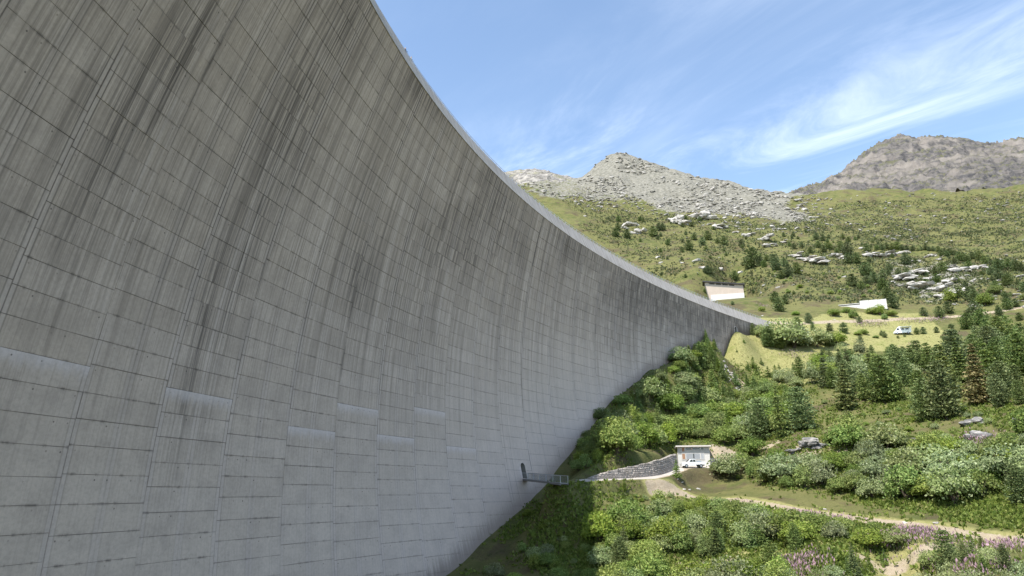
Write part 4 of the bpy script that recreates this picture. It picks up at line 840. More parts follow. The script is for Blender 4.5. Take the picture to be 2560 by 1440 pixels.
cnt['a3'] = scatter([(1790,1175),(1850,1150),(1900,1135),(1965,1150),(2060,1135),(2140,1095),(2250,1120),(2360,1110),(2480,1105),(2560,1090),(2850,1110),(2850,1240),(2500,1200),(2480,1265),(2300,1262),(2100,1235),(1950,1222),(1810,1205)], 8000, 105, 1.8, 5.2, ['alder', 'alder', 'willow', 'willow'], {'alder': 'green alder above the gravel track', 'willow': 'grey-green willow above the gravel track'}, 'shrub', 'bushes above the gravel track', 35, 0.72)
cnt['a4'] = scatter([(1880,1305),(2000,1310),(2250,1345),(2330,1362),(2200,1372),(2050,1372),(1960,1370)], 900, 15, 1.6, 3.0, ['alder', 'alder', 'willow'], {'alder': 'green alder between the two tracks', 'willow': 'grey-green willow between the two tracks'}, 'shrub', 'bushes between the tracks', 36, 0.8)
cnt['a5'] = scatter([(1900,1425),(2100,1415),(2300,1395),(2450,1385),(2560,1430),(2850,1440),(2850,1500),(1950,1500)], 1800, 26, 1.1, 2.2, ['alder', 'willow'], {'alder': 'green alder below the lower track', 'willow': 'grey-green willow below the lower track'}, 'shrub', 'bushes below the lower track', 37, 0.8)
for (x, b, t, w, k_) in [(1790,1390,1310,.95,'spruce'),(1990,1380,1310,.8,'pine'),(1930,1440,1355,.95,'pine'),(2135,1440,1362,.9,'spruce'),(2370,1425,1330,1.0,'pine'),(2395,1350,1330,.9,'pine'),(2212,1410,1372,.8,'larch'),(2175,1425,1385,.8,'larch'),(2555,1262,1165,1.,'pine'),(1692,1194,1150,1.0,'larch'),(1560,1225,1195,.9,'larch'),(1715,1350,1290,.8,'larch')]:
    put(k_, x, b, t, {'spruce': 'layered spruce among bushes by the tracks', 'pine': 'dense pine among bushes by the tracks', 'larch': 'larch beside the track'}[k_], 'tree', 'small conifers near the tracks', wide=w * 1.15)
cnt['a6'] = scatter([(2300,760),(2420,730),(2560,705),(2850,690),(2850,850),(2440,846),(2360,810)], 2200, 60, 3.0, 6.5, ['pine', 'pine', 'alder'], {'pine': 'dark pine on the stony slope', 'alder': 'green bush on the stony slope'}, 'tree', 'trees on the stony slope', 38, 0.75, far=True, dmin=265)
cnt['a7'] = scatter([(1880,690),(2050,660),(2200,700),(2260,750),(2060,750),(1980,745),(1880,735)], 800, 26, 0.9, 1.9, ['alder'], 'dark bush on the slope above the plateau', 'shrub', 'low bushes on the slope above the wall', 39, 0.8, far=True, dmin=270)
cnt['a8'] = scatter([(1440,560),(1600,540),(1900,560),(2050,580),(1950,640),(1800,680),(1640,690),(1560,640)], 1400, 60, 0.8, 2.8, ['pine', 'larch'], 'young pine dotted on the green slope', 'tree', 'tiny pines on the slope above the crest', 40, 0.8, far=True, dmin=300)
cnt['a9'] = scatter([(2030,880),(2250,905),(2380,890),(2560,850),(2560,900),(2250,960),(2080,965),(2030,930)], 900, 22, 2.5, 5.0, ['alder', 'willow'], {'alder': 'green bush between the tall conifers', 'willow': 'grey-green bush between the tall conifers'}, 'shrub', 'undergrowth of the conifer stand', 41, 0.7)
cnt['a10'] = scatter([(2050,1000),(2200,1010),(2450,1030),(2560,1020),(2560,1080),(2380,1070),(2240,1095),(2150,1090)], 900, 26, 0.6, 1.3, ['alder', 'willow'], 'bush on the grassy slope under the conifers', 'shrub', 'low bushes on the grassy slope', 42, 0.9, far=True)
print('planted', cnt, len(plants))

# ------------------------------------------------------------------ rocks
RK = Mat('rock_stone', 0.93, 0.15); rp = RK.pos(); r1 = RK.noise(rp, 0.35, 6, 0.65); r2 = RK.noise(rp, 2.2, 5, 0.65); rr_ = RK.rnd()
rc = RK.mix(RK.ramp(r1, 0.35, 0.65), (0.27, 0.255, 0.23), (0.48, 0.45, 0.41)); rc = RK.mix(RK.ramp(r2, 0.50, 0.72, 0, 0.65), rc, (0.12, 0.115, 0.105)); rc = RK.mix(RK.mul(rr_, 0.35), rc, (0.45, 0.42, 0.38))
rc = RK.mix(RK.mul(RK.attr('tone', 'Fac'), 0.75), rc, (0.115, 0.11, 0.10)); RK.col(rc); RK.bump(RK.add(r2, r1), 0.8, 0.15)
RD = Mat('dark_schist', 0.9, 0.2); rp = RD.pos(); r1 = RD.noise(rp, 1.0, 6, 0.6, 0.4, (0.5, 0.5, 3.2)); r2 = RD.noise(rp, 2.5, 5, 0.65)
rc = RD.mix(RD.ramp(r1, 0.4, 0.62), (0.12, 0.118, 0.118), (0.36, 0.34, 0.315)); rc = RD.mix(RD.ramp(r2, 0.55, 0.75, 0, 0.7), rc, (0.48, 0.40, 0.32)); RD.col(rc); RD.bump(RD.add(r1, r2), 1.0, 0.25)
def hull(seed, npt, sx, sy, sz, sharp=1.0):
    rs = np.random.default_rng(seed); p = unit(rs.normal(size=(npt, 3))) * (0.72 + 0.28 * rs.random((npt, 1))); p = np.sign(p) * np.abs(p) ** sharp; p = p * np.array([sx, sy, sz]) * 0.5
    bm = bmesh.new(); vs = [bm.verts.new(v) for v in p]; r = bmesh.ops.convex_hull(bm, input=vs)
    junk = list({g_ for g_ in list(r['geom_interior']) + list(r['geom_unused']) if isinstance(g_, bmesh.types.BMVert)})
    if junk: bmesh.ops.delete(bm, geom=junk, context='VERTS')
    bmesh.ops.triangulate(bm, faces=bm.faces[:]); bm.verts.index_update(); V = np.array([v.co[:] for v in bm.verts]); F = np.array([[v.index for v in f.verts] for f in bm.faces]); bm.free(); return V, F
def rot_z(V, a): c, s = math.cos(a), math.sin(a); return np.c_[V[:, 0] * c - V[:, 1] * s, V[:, 0] * s + V[:, 1] * c, V[:, 2]]
BOULD = [meshdata('boulder', *hull(500 + i, 26, 1.0, 0.8, 0.62, 0.8), RK.m) for i in range(6)]
def slab_group(seed, n, mat, name):
    """a broken outcrop: slabs lapped over each other"""
    rs = np.random.default_rng(seed); V = []; F = []; k = 0
    for i in range(n):
        v, f = hull(seed * 31 + i, 22, rs.uniform(0.3, 0.6), rs.uniform(0.25, 0.5), rs.uniform(0.10, 0.24), 0.7); v = rot_z(v, rs.uniform(-0.7, 0.7)); v = v + np.array([rs.uniform(-0.32, 0.32), rs.uniform(-0.25, 0.25), rs.uniform(-0.05, 0.16)]); v[:, 2] += 0.18 * v[:, 0] * rs.uniform(-1, 1)
        V.append(v); F.append(f + k); k += len(v)
    return meshdata(name, np.concatenate(V), np.concatenate(F), mat)
OUTC = [slab_group(600 + i, 9, RK.m, 'outcrop') for i in range(5)]; OUTD = [slab_group(620 + i, 10, RD.m, 'ledge') for i in range(3)]
def put_rock(pool, px, py, wpx, name, label, cat, group=None, dmin=62, tall=1.0, sink=0.1, flatz=1.0):
    P = hit(px, py, dmin)
    if P is None: return
    w = px_h(P, wpx); a = math.atan2(P[0], P[1]); o = link(name, pool[prv.integers(len(pool))], None, P + np.array([0, 0, -sink * w + 0.12 * w]), (prv.normal() * 0.1 + 0.15, prv.normal() * 0.1, -a + prv.uniform(-0.35, 0.35) + (math.pi if prv.random() < 0.5 else 0)), (w, w * 0.8, w * tall * flatz)); tag(o, label, cat, group); return o
for (x, y, w) in [(1578,565,46),(1597,584,40),(1562,572,20),(1690,556,52),(1760,548,64),(1715,562,46),(1800,572,42),(1838,582,18),(1865,592,22)]:
    put_rock(OUTC, x, y, w, 'rock_outcrop', 'pale grey rock outcrop on the green slope between crest railing and boulder field', 'rock', 'outcrops above the crest', 265, 1.25)
for (x, y, w) in [(1870,590,38),(1915,600,54),(1925,617,42),(1955,607,28),(1985,642,46),(2010,652,58),(2045,657,62),(2085,642,42),(2105,648,28)]:
    put_rock(OUTC, x, y, w, 'rock_outcrop', 'flat pinkish grey rock slab in the pine belt below the pasture', 'rock', 'slabs in the pine belt', 265, 0.8)
for (x, y, w) in [(2180,640,46),(2222,642,54),(2260,633,32),(2325,642,28),(2345,650,22),(2290,684,58),(2262,698,62),(2310,722,84),(2350,727,64),(2392,738,64),(2370,708,44),(2400,678,54),(2380,670,32),(2447,670,44),(2330,700,46),(2285,655,30),(2355,745,60),(2500,702,18),(2550,692,26),(2482,732,22),(2540,738,24),(2430,705,22),(2415,690,20),(2540,665,22)]:
    put_rock(OUTC, x, y, w, 'rock_outcrop', 'bright broken rock slab on the rocky rib of the upper slope', 'rock', 'slabs of the rocky rib', 265, 0.9)
for (x, y, w, t) in [(2022,1118,74,1.3),(1985,1134,44,.9),(2048,1120,40,1.1),(2302,1108,44,.9),(2268,1105,30,.7)]:
    put_rock(OUTD, x, y, w, 'rock_ledge', 'dark layered schist ledge breaking through the bank above the gravel track', 'rock', 'schist ledges above the track', 62, t)
put_rock(OUTD, 2447, 1055, 92, 'rock_ledge', 'grey overhanging rock ledge under the brown-needled spruce, upper step', 'rock', None, 62, 1.0, 0.22)
put_rock(OUTD, 2440, 1088, 96, 'rock_ledge', 'grey overhanging rock ledge under the brown-needled spruce, lower step', 'rock', None, 62, 1.0, 0.22)
put_rock(OUTD, 2545, 1060, 26, 'rock_ledge', 'narrow upright grey rock beside the stepped overhanging ledges', 'rock', None, 62, 2.2)
for (x, y, w) in [(1710,1224,12),(1746,1223,14),(1724,1225,9),(1694,1198,8),(2062,1274,12),(2340,1308,18),(2262,1308,16),(1705,1206,8)]:
    put_rock(BOULD, x, y, w, 'boulder', 'whitish boulder lying on the verge of the track', 'rock', 'boulders on the track verge', 62, 0.9)
for (x, y, w) in [(1910,714,13),(1945,719,13),(2110,693,17),(1645,644,16),(1652,657,13),(1707,657,17),(1740,652,26),(1755,670,22),(1800,674,24),(1850,682,18),(1462,541,12),(1905,790,9),(2085,800,8)]:
    put_rock(BOULD, x, y, w, 'boulder', 'pale boulder lying singly in the grass behind the ruined hall', 'rock', 'single boulders behind the hall', 265, 0.7)
# heap of quarried stones on the alder slope
HP = hit(1828, 945); heap = empty('stone_heap', HP); tag(heap, 'heap of loose grey stones on the slope under the yellow meadow', 'stone heap')
for i in range(46):
    a = prv.uniform(0, 6.28); r = 2.6 * math.sqrt(prv.random()); x, y = HP[0] + r * math.cos(a), HP[1] + r * 1.5 * math.sin(a); z = float(ground(np.array([x]), np.array([y]))[0])
    o = link('stone', BOULD[prv.integers(6)], heap, (x - HP[0], y - HP[1], z - HP[2] + 0.15 + 0.35 * max(0, 1 - r / 2.4)), tuple(prv.uniform(-0.6, 0.6, 3)), prv.uniform(0.4, 1.0))
# scattered boulders of the pasture and the boulder field: largest ones singly, the rest as one mass
def rock_points(poly, n, seed, dmin):
    out = []
    for (x, y) in inside(poly, n, seed):
        P = hit(x, y, dmin)
        if P is not None: out.append(P)
    return out
rsb = np.random.default_rng(77)
field = []
for poly, n, seed, lo, hi, dm in [(SCREE, 6400, 1, 0.8, 7.0, 480), (SCREE2, 600, 2, 1.0, 7.0, 480), ([(1420,460),(1530,440),(1700,480),(1900,500),(2080,495),(2110,560),(2010,590),(1800,570),(1640,552),(1480,505)], 1500, 11, 0.8, 5.0, 460),
    ([(1480,470),(1640,522),(1760,535),(1880,545),(1880,560),(1700,545),(1500,520),(1400,500)], 260, 3, 0.8, 5.0, 450),
    ([(1320,470),(1500,490),(1560,520),(1480,530),(1420,510)], 150, 4, 1.2, 8.0, 450),
    ([(2010,490),(2560,475),(2600,520),(2560,560),(2300,570),(2100,560),(2000,545)], 520, 5, 0.8, 4.5, 450),
    ([(2080,525),(2250,535),(2330,600),(2200,600),(2120,570)], 160, 6, 0.8, 4.5, 400),
    ([(2250,570),(2560,560),(2600,640),(2420,640),(2280,600)], 90, 7, 0.6, 3.0, 400),
    ([(1460,560),(1700,560),(1800,620),(1850,680),(1700,690),(1560,630)], 230, 8, 0.4, 2.2, 300),
    ([(1860,560),(2100,600),(2200,680),(2150,740),(1900,740),(1870,640)], 240, 9, 0.4, 2.2, 280),
    ([(2150,612),(2400,640),(2560,640),(2850,640),(2850,770),(2420,770),(2300,768),(2200,720)], 620, 13, 0.5, 3.6, 300), (ROCKS_R, 200, 10, 0.8, 4.5, 300), ([(2420,640),(2560,640),(2600,760),(2380,770)], 110, 12, 0.6, 2.8, 280)]:
    for P in rock_points(poly, n, seed, dm):
        if seed in (1, 2, 10, 13) and vnoise(np.array([P[0] / 26]), np.array([P[1] / 26]), 5)[0] < 0.33: continue
        s = lo * (hi / lo) ** (rsb.random() ** 3.0); field.append((s / np.hypot(P[0], P[1]), s, P, seed))
field.sort(key=lambda t: -t[0])
HULLS = [hull(700 + i, 15, 1.0, 0.75, 0.5, 0.8) for i in range(24)]
SPOTS = [(hit(*p, 450), n_) for p, n_ in [((1545,396),'summit'),((1480,440),'saddle'),((1650,470),'steep middle flank'),((1800,500),'long lower flank'),((1950,520),'far end of the field'),((1600,510),'upper pasture'),((1400,475),'notch above the crest'),((2300,515),'mountain foot'),((1860,478),'falling skyline'),((1700,440),'upper skyline'),((2330,720),'heart of the rib'),((2200,650),'head of the rib')]]
SPOTS = [(p, n_) for p, n_ in SPOTS if p is not None]
blab = {1: 'pale boulder in the boulder field', 2: 'pale boulder on the saddle', 3: 'grey boulder at the lower rim', 4: 'grey boulder on the grass saddle', 5: 'pale boulder on the high pasture', 6: 'pale boulder in the stone run', 7: 'whitish boulder alone on the smooth pasture', 8: 'small pale rock on the green slope above the crest', 9: 'small pale rock among the pines above the white wall', 10: 'pale boulder on the rocky rib', 11: 'grey boulder on the thinning edge', 12: 'pale boulder beside the rocky rib', 13: 'pale boulder on the stony pine slope'}
VV = []; FF = []; k0 = 0
for i, (_, s, P, sd_) in enumerate(field):
    rot = rsb.normal() * 0.5 + (math.pi if rsb.random() < 0.5 else 0); tilt = rsb.normal() * 0.25; fl = rsb.uniform(0.38, 0.95)
    if i < 200:
        o = link('boulder', BOULD[rsb.integers(6)], None, P + np.array([0, 0, 0.08 * s]), (tilt, tilt * 0.5, rot), (s, s * 0.85, s * 0.8 * fl)); near_ = min(SPOTS, key=lambda q: np.hypot(q[0][0] - P[0], q[0][1] - P[1]))[1]; lab = ('huge ' if s > 6.5 else 'big ' if s > 4.5 else 'small ' if s < 2.5 else '') + ('flat ' if fl < 0.62 else 'blocky ' if fl > 0.88 else '') + blab[sd_]
        w_ = lab.split(); tail_ = ('nearest the ' + near_).split(); lab = ' '.join(w_[:16 - len(tail_)]).rstrip(',') + ', ' + ' '.join(tail_); tag(o, lab, 'rock', 'boulders: ' + blab[sd_][:40])
        continue
    v, f = HULLS[rsb.integers(24)]; v = v * np.array([s, s * 0.9, s * fl]); v = rot_z(v, rot); v[:, 2] += math.tan(tilt) * v[:, 0]; VV.append(v + P + np.array([0, 0, 0.1 * s])); FF.append(f + k0); k0 += len(v)
me = meshdata('boulder_field', np.concatenate(VV), np.concatenate(FF), RK.m); ta_ = me.attributes.new('tone', 'FLOAT', 'POINT'); ta_.data.foreach_set('value', np.concatenate([np.full(len(v), rsb.random() ** 1.6) for v in VV]).astype(np.float32)); tag(link('boulder_field', me), 'grey boulder field and loose stones covering the upper slopes', 'boulders', kind='stuff')

# ------------------------------------------------------------------ road, retaining wall, cabin, vehicles, footbridge
RC = plain('pale_road_concrete', (0.37, 0.335, 0.295), 0.9, 0.18, 0.6)
def ribbon(line, width, name, mat, lift=0.06, step=1.0, tilt=0.0):
    pts = []
    for (a, b) in zip(line[:-1], line[1:]):
        n = max(2, int(np.linalg.norm(b - a) / step)); pts += [a + (b - a) * i / n for i in range(n)]
    pts.append(line[-1]); pts = np.array(pts); 
    for _ in range(4): pts[1:-1] = (pts[:-2] + 2 * pts[1:-1] + pts[2:]) / 4
    d = np.gradient(pts, axis=0); nrm = np.c_[-d[:, 1], d[:, 0]] / np.linalg.norm(d, axis=1)[:, None]; w = width if hasattr(width, '__len__') else [width] * len(pts); w = np.interp(np.linspace(0, 1, len(pts)), np.linspace(0, 1, len(w)), w)
    zc_ = ground(pts[:, 0], pts[:, 1]); 
    for _ in range(6): zc_[1:-1] = (zc_[:-2] + 2 * zc_[1:-1] + zc_[2:]) / 4
    cols = np.linspace(-0.5, 0.5, 5); V = []
    for c_ in cols:
        p = pts + nrm * (c_ * w)[:, None]; V.append(np.c_[p, zc_ + lift + c_ * w * tilt])
    top = np.stack(V, 1); bot = top - np.array([0, 0, 0.5]); n = len(pts)
    Vt = np.concatenate([top.reshape(-1, 3), bot.reshape(-1, 3)]); f = gridfaces(n, 5); N = n * 5
    i = np.arange(n - 1) * 5; s1 = np.stack([i, i + N, i + 5 + N, i + 5], 1); i = i + 4; s2 = np.stack([i, i + 5, i + 5 + N, i + N], 1)
    return meshdata(name, Vt, np.concatenate([f[:, ::-1], s1, s2]), mat), pts, nrm, w, zc_
rm_, rpts, rnrm, rw, rz_ = ribbon(ROAD[1:], [1.8, 2.6, 3.4, 4.6, 4.4, 3.6, 4.0, 5.0, 5.0], 'road', RC, 0.18, 1.0, 0.16)
tag(link('road', rm_), kind='structure')
# rubble retaining wall along the hill side of the road, every stone laid separately in mortar
SW = Mat('rubble_stone', 0.9, 0.2); sr = SW.rnd(); sn = SW.noise(SW.obj(), 4, 4, 0.6); SW.col(SW.mix(sn, SW.mix(sr, (0.15, 0.13, 0.12), (0.44, 0.38, 0.34)), SW.mix(SW.math('FRACT', SW.mul(sr, 9.7)), (0.22, 0.20, 0.185), (0.52, 0.46, 0.40)))); SW.bump(sn, 0.6, 0.05)
MORT = plain('mortar', (0.27, 0.245, 0.22), 0.95)
wl = gxy([(1480,1204,125.0),(1510,1203,128.0),(1560,1202,132.8),(1600,1199,136.5),(1640,1194,141),(1670,1186,146.5),(1697,1175,152)]); wtop = [0.5, 1.2, 2.0, 2.5, 2.9, 3.1, 3.2]
wall = empty('retaining_wall', (wl[3][0], wl[3][1], 2.0)); tag(wall, 'curved rubble stone retaining wall rising along the concrete road to the cabin', 'wall'); WI = wall.location.copy()
n = 40; t = np.linspace(0, len(wl) - 1, n); wx = np.interp(t, range(len(wl)), wl[:, 0]); wy = np.interp(t, range(len(wl)), wl[:, 1]); wh = np.interp(t, range(len(wl)), wtop)
for _ in range(3): wx[1:-1] = (wx[:-2] + 2 * wx[1:-1] + wx[2:]) / 4; wy[1:-1] = (wy[:-2] + 2 * wy[1:-1] + wy[2:]) / 4
wzb = np.array([rz_[np.argmin(np.hypot(rpts[:, 0] - a, rpts[:, 1] - b))] for a, b in zip(wx, wy)])
wd2 = np.gradient(np.c_[wx, wy], axis=0); wnn = np.c_[wd2[:, 1], -wd2[:, 0]] / np.linalg.norm(wd2, axis=1)[:, None]      # towards the road
if (wnn[20] @ (-np.array([wx[20], wy[20]]))) < 0: wnn = -wnn
V = []; 
for i in range(n):
    a = np.array([wx[i], wy[i]]); V += [(*(a + wnn[i] * 0.10), wzb[i] - 0.5), (*(a - wnn[i] * 0.35), wzb[i] + wh[i]), (*(a - wnn[i] * 0.95), wzb[i] + wh[i]), (*(a - wnn[i] * 0.95), wzb[i] - 0.5)]
F = [(i * 4 + j, i * 4 + (j + 1) % 4, i * 4 + 4 + (j + 1) % 4, i * 4 + 4 + j) for i in range(n - 1) for j in range(4)] + [(0, 3, 2, 1), (4 * n - 4, 4 * n - 3, 4 * n - 2, 4 * n - 1)]
o = link('mortar', meshdata('mortar', np.array(V) - np.array(WI), F, MORT), wall)
STN = [meshdata('stone', *hull(800 + i, 14, 1, 0.8, 1, 0.6), SW.m) for i in range(8)]
slen = np.r_[0, np.cumsum(np.hypot(np.diff(wx), np.diff(wy)))]; stones = []
zrow = 0.1
while zrow < 4.7:
    rh = prv.uniform(0.26, 0.40); s_ = prv.uniform(0, 0.3)
    while s_ < slen[-1]:
        sw_ = prv.uniform(0.32, 0.7); m_ = s_ + sw_ / 2; s_ += sw_
        if m_ > slen[-1]: break
        x, y, h_, zb_ = (np.interp(m_, slen, q) for q in (wx, wy, wh, wzb)); nx, ny = np.interp(m_, slen, wnn[:, 0]), np.interp(m_, slen, wnn[:, 1])
        if zrow + rh * 0.6 > h_ + 0.12: continue
        off = 0.10 - 0.45 * (zrow + 0.5) / (h_ + 0.5); stones.append((sw_ * rh, (x + nx * off, y + ny * off, zb_ + zrow + rh / 2), (sw_ * 1.0, 0.34, rh * 1.02), math.atan2(-nx, ny)))
    zrow += rh
stones.sort(key=lambda q: -q[0]); VV = []; FF = []; k0 = 0
for i, (_, p, s3, a) in enumerate(stones):
    if i < 290: link('stone', STN[prv.integers(8)], wall, Vector(p) - WI, (prv.normal() * 0.08, prv.normal() * 0.08, a), s3)
    else:
        me_ = STN[prv.integers(8)]; v = np.array([q.co[:] for q in me_.vertices]) * np.array(s3); v = rot_z(v, a) + np.array(p) - np.array(WI); VV.append(v); FF.append(np.array([list(q.vertices) for q in me_.polygons]) + k0); k0 += len(v)
if VV: tag(link('stone_fill', meshdata('stone_fill', np.concatenate(VV), np.concatenate(FF), SW.m), wall), kind='stuff')

# cabin at the road end
WHT = plain('white_paint', (0.54, 0.52, 0.485), 0.8, 0.14, 0.9); GREY = plain('grey_shutter', (0.33, 0.34, 0.35), 0.6, 0.08); RUST = plain('rusty_brown', (0.30, 0.17, 0.10), 0.8, 0.25); GLS = plain('dark_glass', (0.02, 0.022, 0.025), 0.15, 0.0, 1, 0.6); CONC = plain('cabin_concrete', (0.42, 0.40, 0.37), 0.9)
cp0 = CABP; cab_z = CAB_Z
cab = empty('cabin', (cp0[0], cp0[1], cab_z), 0.0); cab.rotation_euler = (0, 0, -math.atan2(cp0[0], cp0[1]) + 0.06); tag(cab, 'small white flat-roofed cabin with grey shutters at the end of the concrete road', 'cabin')
W2, CH = 3.35, 4.55
boxes('wall', [(-W2, W2, 0.0, 5.2, -1.5, CH)], WHT, cab)
boxes('roof', [(-W2 - 0.38, W2 + 0.38, -0.75, 5.6, CH, CH + 0.26)], plain('roof_edge', (0.62, 0.57, 0.53), 0.8), cab, bev=0.02)
f_ = boxes('upper_band', [(-W2 + 0.1, W2 - 0.1, -0.03, 0.02, 3.0, CH - 0.03)], CONC, cab)
for (x0, x1, z0, z1, nm, mt) in [(-1.65, 1.35, 3.95, 4.38, 'window', GLS), (1.55, 2.15, 3.95, 4.38, 'window', GLS), (-2.45, -1.9, 3.55, 4.4, 'window', RUST), (-1.6, 1.3, 1.95, 3.15, 'shutter', GREY), (1.5, 2.1, 1.95, 3.15, 'shutter', GREY), (-2.45, -1.85, 1.95, 3.15, 'shutter', RUST), (-1.55, 1.35, 0.1, 1.55, 'garage_door', GREY)]:
    fr = boxes(nm, [(x0, x1, -0.06, -0.035, z0, z1)], mt, cab)
    boxes('frame', [(x0 - 0.09, x0, -0.085, -0.03, z0 - 0.09, z1 + 0.09), (x1, x1 + 0.09, -0.085, -0.03, z0 - 0.09, z1 + 0.09), (x0, x1, -0.085, -0.03, z1, z1 + 0.09), (x0, x1, -0.085, -0.03, z0 - 0.09, z0)], WHT, fr)
    if nm == 'shutter' and x1 - x0 > 2: boxes('slat', [(x0 + 0.04, x1 - 0.04, -0.085, -0.06, z0 + 0.06 + 0.19 * q, z0 + 0.17 + 0.19 * q) for q in range(6)], GREY, fr)
boxes('shutter_gap', [(-0.13, 0.10, -0.10, -0.085, 2.1, 3.1)], GLS, cab)
boxes('lamp', [(-0.45, -0.22, -0.32, -0.06, 4.0, 4.25)], plain('lamp_shell', (0.6, 0.35, 0.25), 0.6), cab, bev=0.03)
boxes('side_wall', [(W2 + 0.02, W2 + 2.6, 1.2, 1.5, -1.0, 2.2)], plain('pinkish_render', (0.50, 0.42, 0.37), 0.9), cab)
def wheel(parent, x, y, r, w):
    V, F = tube([(x, y - w / 2, r), (x, y + w / 2, r)], r, 14); tw = link('wheel', meshdata('wheel', V, F, plain_tyre), parent); V, F = tube([(x, y - w / 2 - 0.01, r), (x, y + w / 2 + 0.01, r)], r * 0.6, 12); link('rim', meshdata('rim', V, F, steel), tw)
plain_tyre = plain('tyre_rubber', (0.02, 0.02, 0.02), 0.8)
CARW = Mat('white_car_paint', 0.25, 0.5); CARW.col((0.78, 0.78, 0.78)); CARW.b.inputs['Coat Weight'].default_value = 0.4
def extrude_profile(pts, y0, y1, name, mat, parent, bev=0.04):
    n = len(pts); V = [(x, y0, z) for x, z in pts] + [(x, y1, z) for x, z in pts]; F = [tuple(range(n)), tuple(range(2 * n - 1, n - 1, -1))] + [(i, i + n, (i + 1) % n + n, (i + 1) % n) for i in range(n)]
    me = meshdata(name, V, F, mat); bm = bmesh.new(); bm.from_mesh(me); bmesh.ops.recalc_face_normals(bm, faces=bm.faces[:]); bmesh.ops.bevel(bm, geom=bm.edges[:], offset=bev, segments=2, affect='EDGES'); bm.to_mesh(me); bm.free(); return link(name, me, parent)
# white pick-up in front of the cabin, nose to the left
tp = at(1733, 1176, 153.0); tr_ = empty('pickup_truck', (tp[0], tp[1], float(max(ground(tp[:1], tp[1:2])[0], tp[2] - 0.1)) + 0.1)); tr_.rotation_euler = (0, 0, -math.atan2(tp[0], tp[1]) + 0.30); tag(tr_, 'white pick-up truck with open tray parked before the white cabin', 'truck')
extrude_profile([(-2.5, 0.35), (-2.5, 0.85), (-2.35, 0.98), (-1.35, 1.10), (-0.75, 1.72), (0.35, 1.74), (0.5, 1.05), (0.5, 0.35)], -0.88, 0.88, 'body', CARW.m, tr_)
boxes('tray', [(0.55, 2.55, -0.9, 0.9, 0.62, 0.74), (0.55, 2.55, -0.9, -0.82, 0.74, 1.12), (0.55, 2.55, 0.82, 0.9, 0.74, 1.12), (2.47, 2.55, -0.82, 0.82, 0.74, 1.12)], CARW.m, tr_)
boxes('chassis', [(0.3, 2.4, -0.4, 0.4, 0.42, 0.60)], dark, tr_)
extrude_profile([(-0.95, 1.18), (-0.66, 1.60), (-0.25, 1.62), (-0.25, 1.16)], -0.905, -0.875, 'window', GLS, tr_, 0.008); extrude_profile([(-0.17, 1.16), (-0.17, 1.62), (0.28, 1.62), (0.38, 1.16)], -0.905, -0.875, 'window', GLS, tr_, 0.008)
V = [(-1.30, -0.72, 1.13), (-1.30, 0.72, 1.13), (-0.80, 0.66, 1.67), (-0.80, -0.66, 1.67)]; link('windscreen', meshdata('windscreen', np.array(V) + np.array([-0.03, 0, 0.04]), [(0, 1, 2, 3)], GLS), tr_)
boxes('load', [(1.0, 1.7, -0.4, 0.35, 0.75, 1.35), (1.75, 2.3, -0.5, 0.5, 0.75, 1.2)], plain('blue_grey_crate', (0.25, 0.30, 0.34), 0.6), tr_, bev=0.03)
for (x, y) in ((-1.6, -0.8), (-1.6, 0.8), (1.5, -0.8), (1.5, 0.8)): wheel(tr_, x, y, 0.36, 0.22)
for y in (-0.62, 0.62): boxes('headlight', [(-2.53, -2.46, y - 0.14, y + 0.14, 0.7, 0.86)], GLS, tr_)
# white camper van on the meadow
vp = hit(2257, 836); va = math.atan2(vp[0], vp[1]); vn = empty('camper_van', vp); vn.rotation_euler = (0, 0, -va + 0.25); tag(vn, 'white camper van with a side awning parked on the meadow', 'van')
extrude_profile([(-2.9, 0.4), (-2.9, 1.1), (-2.2, 1.35), (-1.7, 2.3), (-1.2, 2.75), (2.4, 2.75), (2.6, 2.5), (2.6, 0.4)], -1.0, 1.0, 'body', CARW.m, vn, 0.08)
boxes('awning', [(-0.9, 2.5, -2.6, -1.02, 2.32, 2.40)], plain('awning_cloth', (0.62, 0.66, 0.66), 0.8), vn); boxes('awning_leg', [(2.38, 2.44, -2.55, -2.49, 0, 2.32)], steel, vn); boxes('awning_leg', [(-0.84, -0.78, -2.55, -2.49, 0, 2.32)], steel, vn)
for (x0, x1) in ((-0.6, 0.4), (0.9, 1.9)): boxes('window', [(x0, x1, -1.03, -0.995, 1.5, 2.05)], GLS, vn)
extrude_profile([(-2.12, 1.42), (-1.72, 2.15), (-1.2, 2.15), (-1.2, 1.42)], -1.03, -0.995, 'window', GLS, vn, 0.008)
for (x, y) in ((-1.9, -0.9), (-1.9, 0.9), (1.6, -0.9), (1.6, 0.9)): wheel(vn, x, y, 0.36, 0.22)

# footbridge from the lowest dam door to the bank
P0, ph0 = door_cut[0][0], door_cut[0][1]; inw = np.array([-math.cos(ph0), -math.sin(ph0)])
e_px = at(1411, 1207, 112.0); A_ = np.array([P0[0], P0[1]]) ; B_ = e_px[:2]; dv = B_ - A_; Lb = np.hypot(*dv); 
fb = empty('footbridge', (A_[0], A_[1], P0[2] - 0.05)); fb.rotation_euler = (0, 0, math.atan2(dv[1], dv[0])); tag(fb, 'short steel footbridge with mesh railings leading from the dam door to the bank', 'footbridge')
drop = e_px[2] - P0[2]; steel_d = plain('weathered_steel', (0.20, 0.20, 0.20), 0.6, 0.15, 5, 0.4, 0.4)
def slope_boxes(name, bl, mat, parent):
    V, F = boxdata(bl); V = np.array(V); V[:, 2] += drop * np.clip(V[:, 0] / Lb, 0, 1.1); return link(name, meshdata(name, V, F, mat), parent)
slope_boxes('deck', [(-0.3, Lb, -0.6, 0.6, -0.14, 0.0)], steel_d, fb)
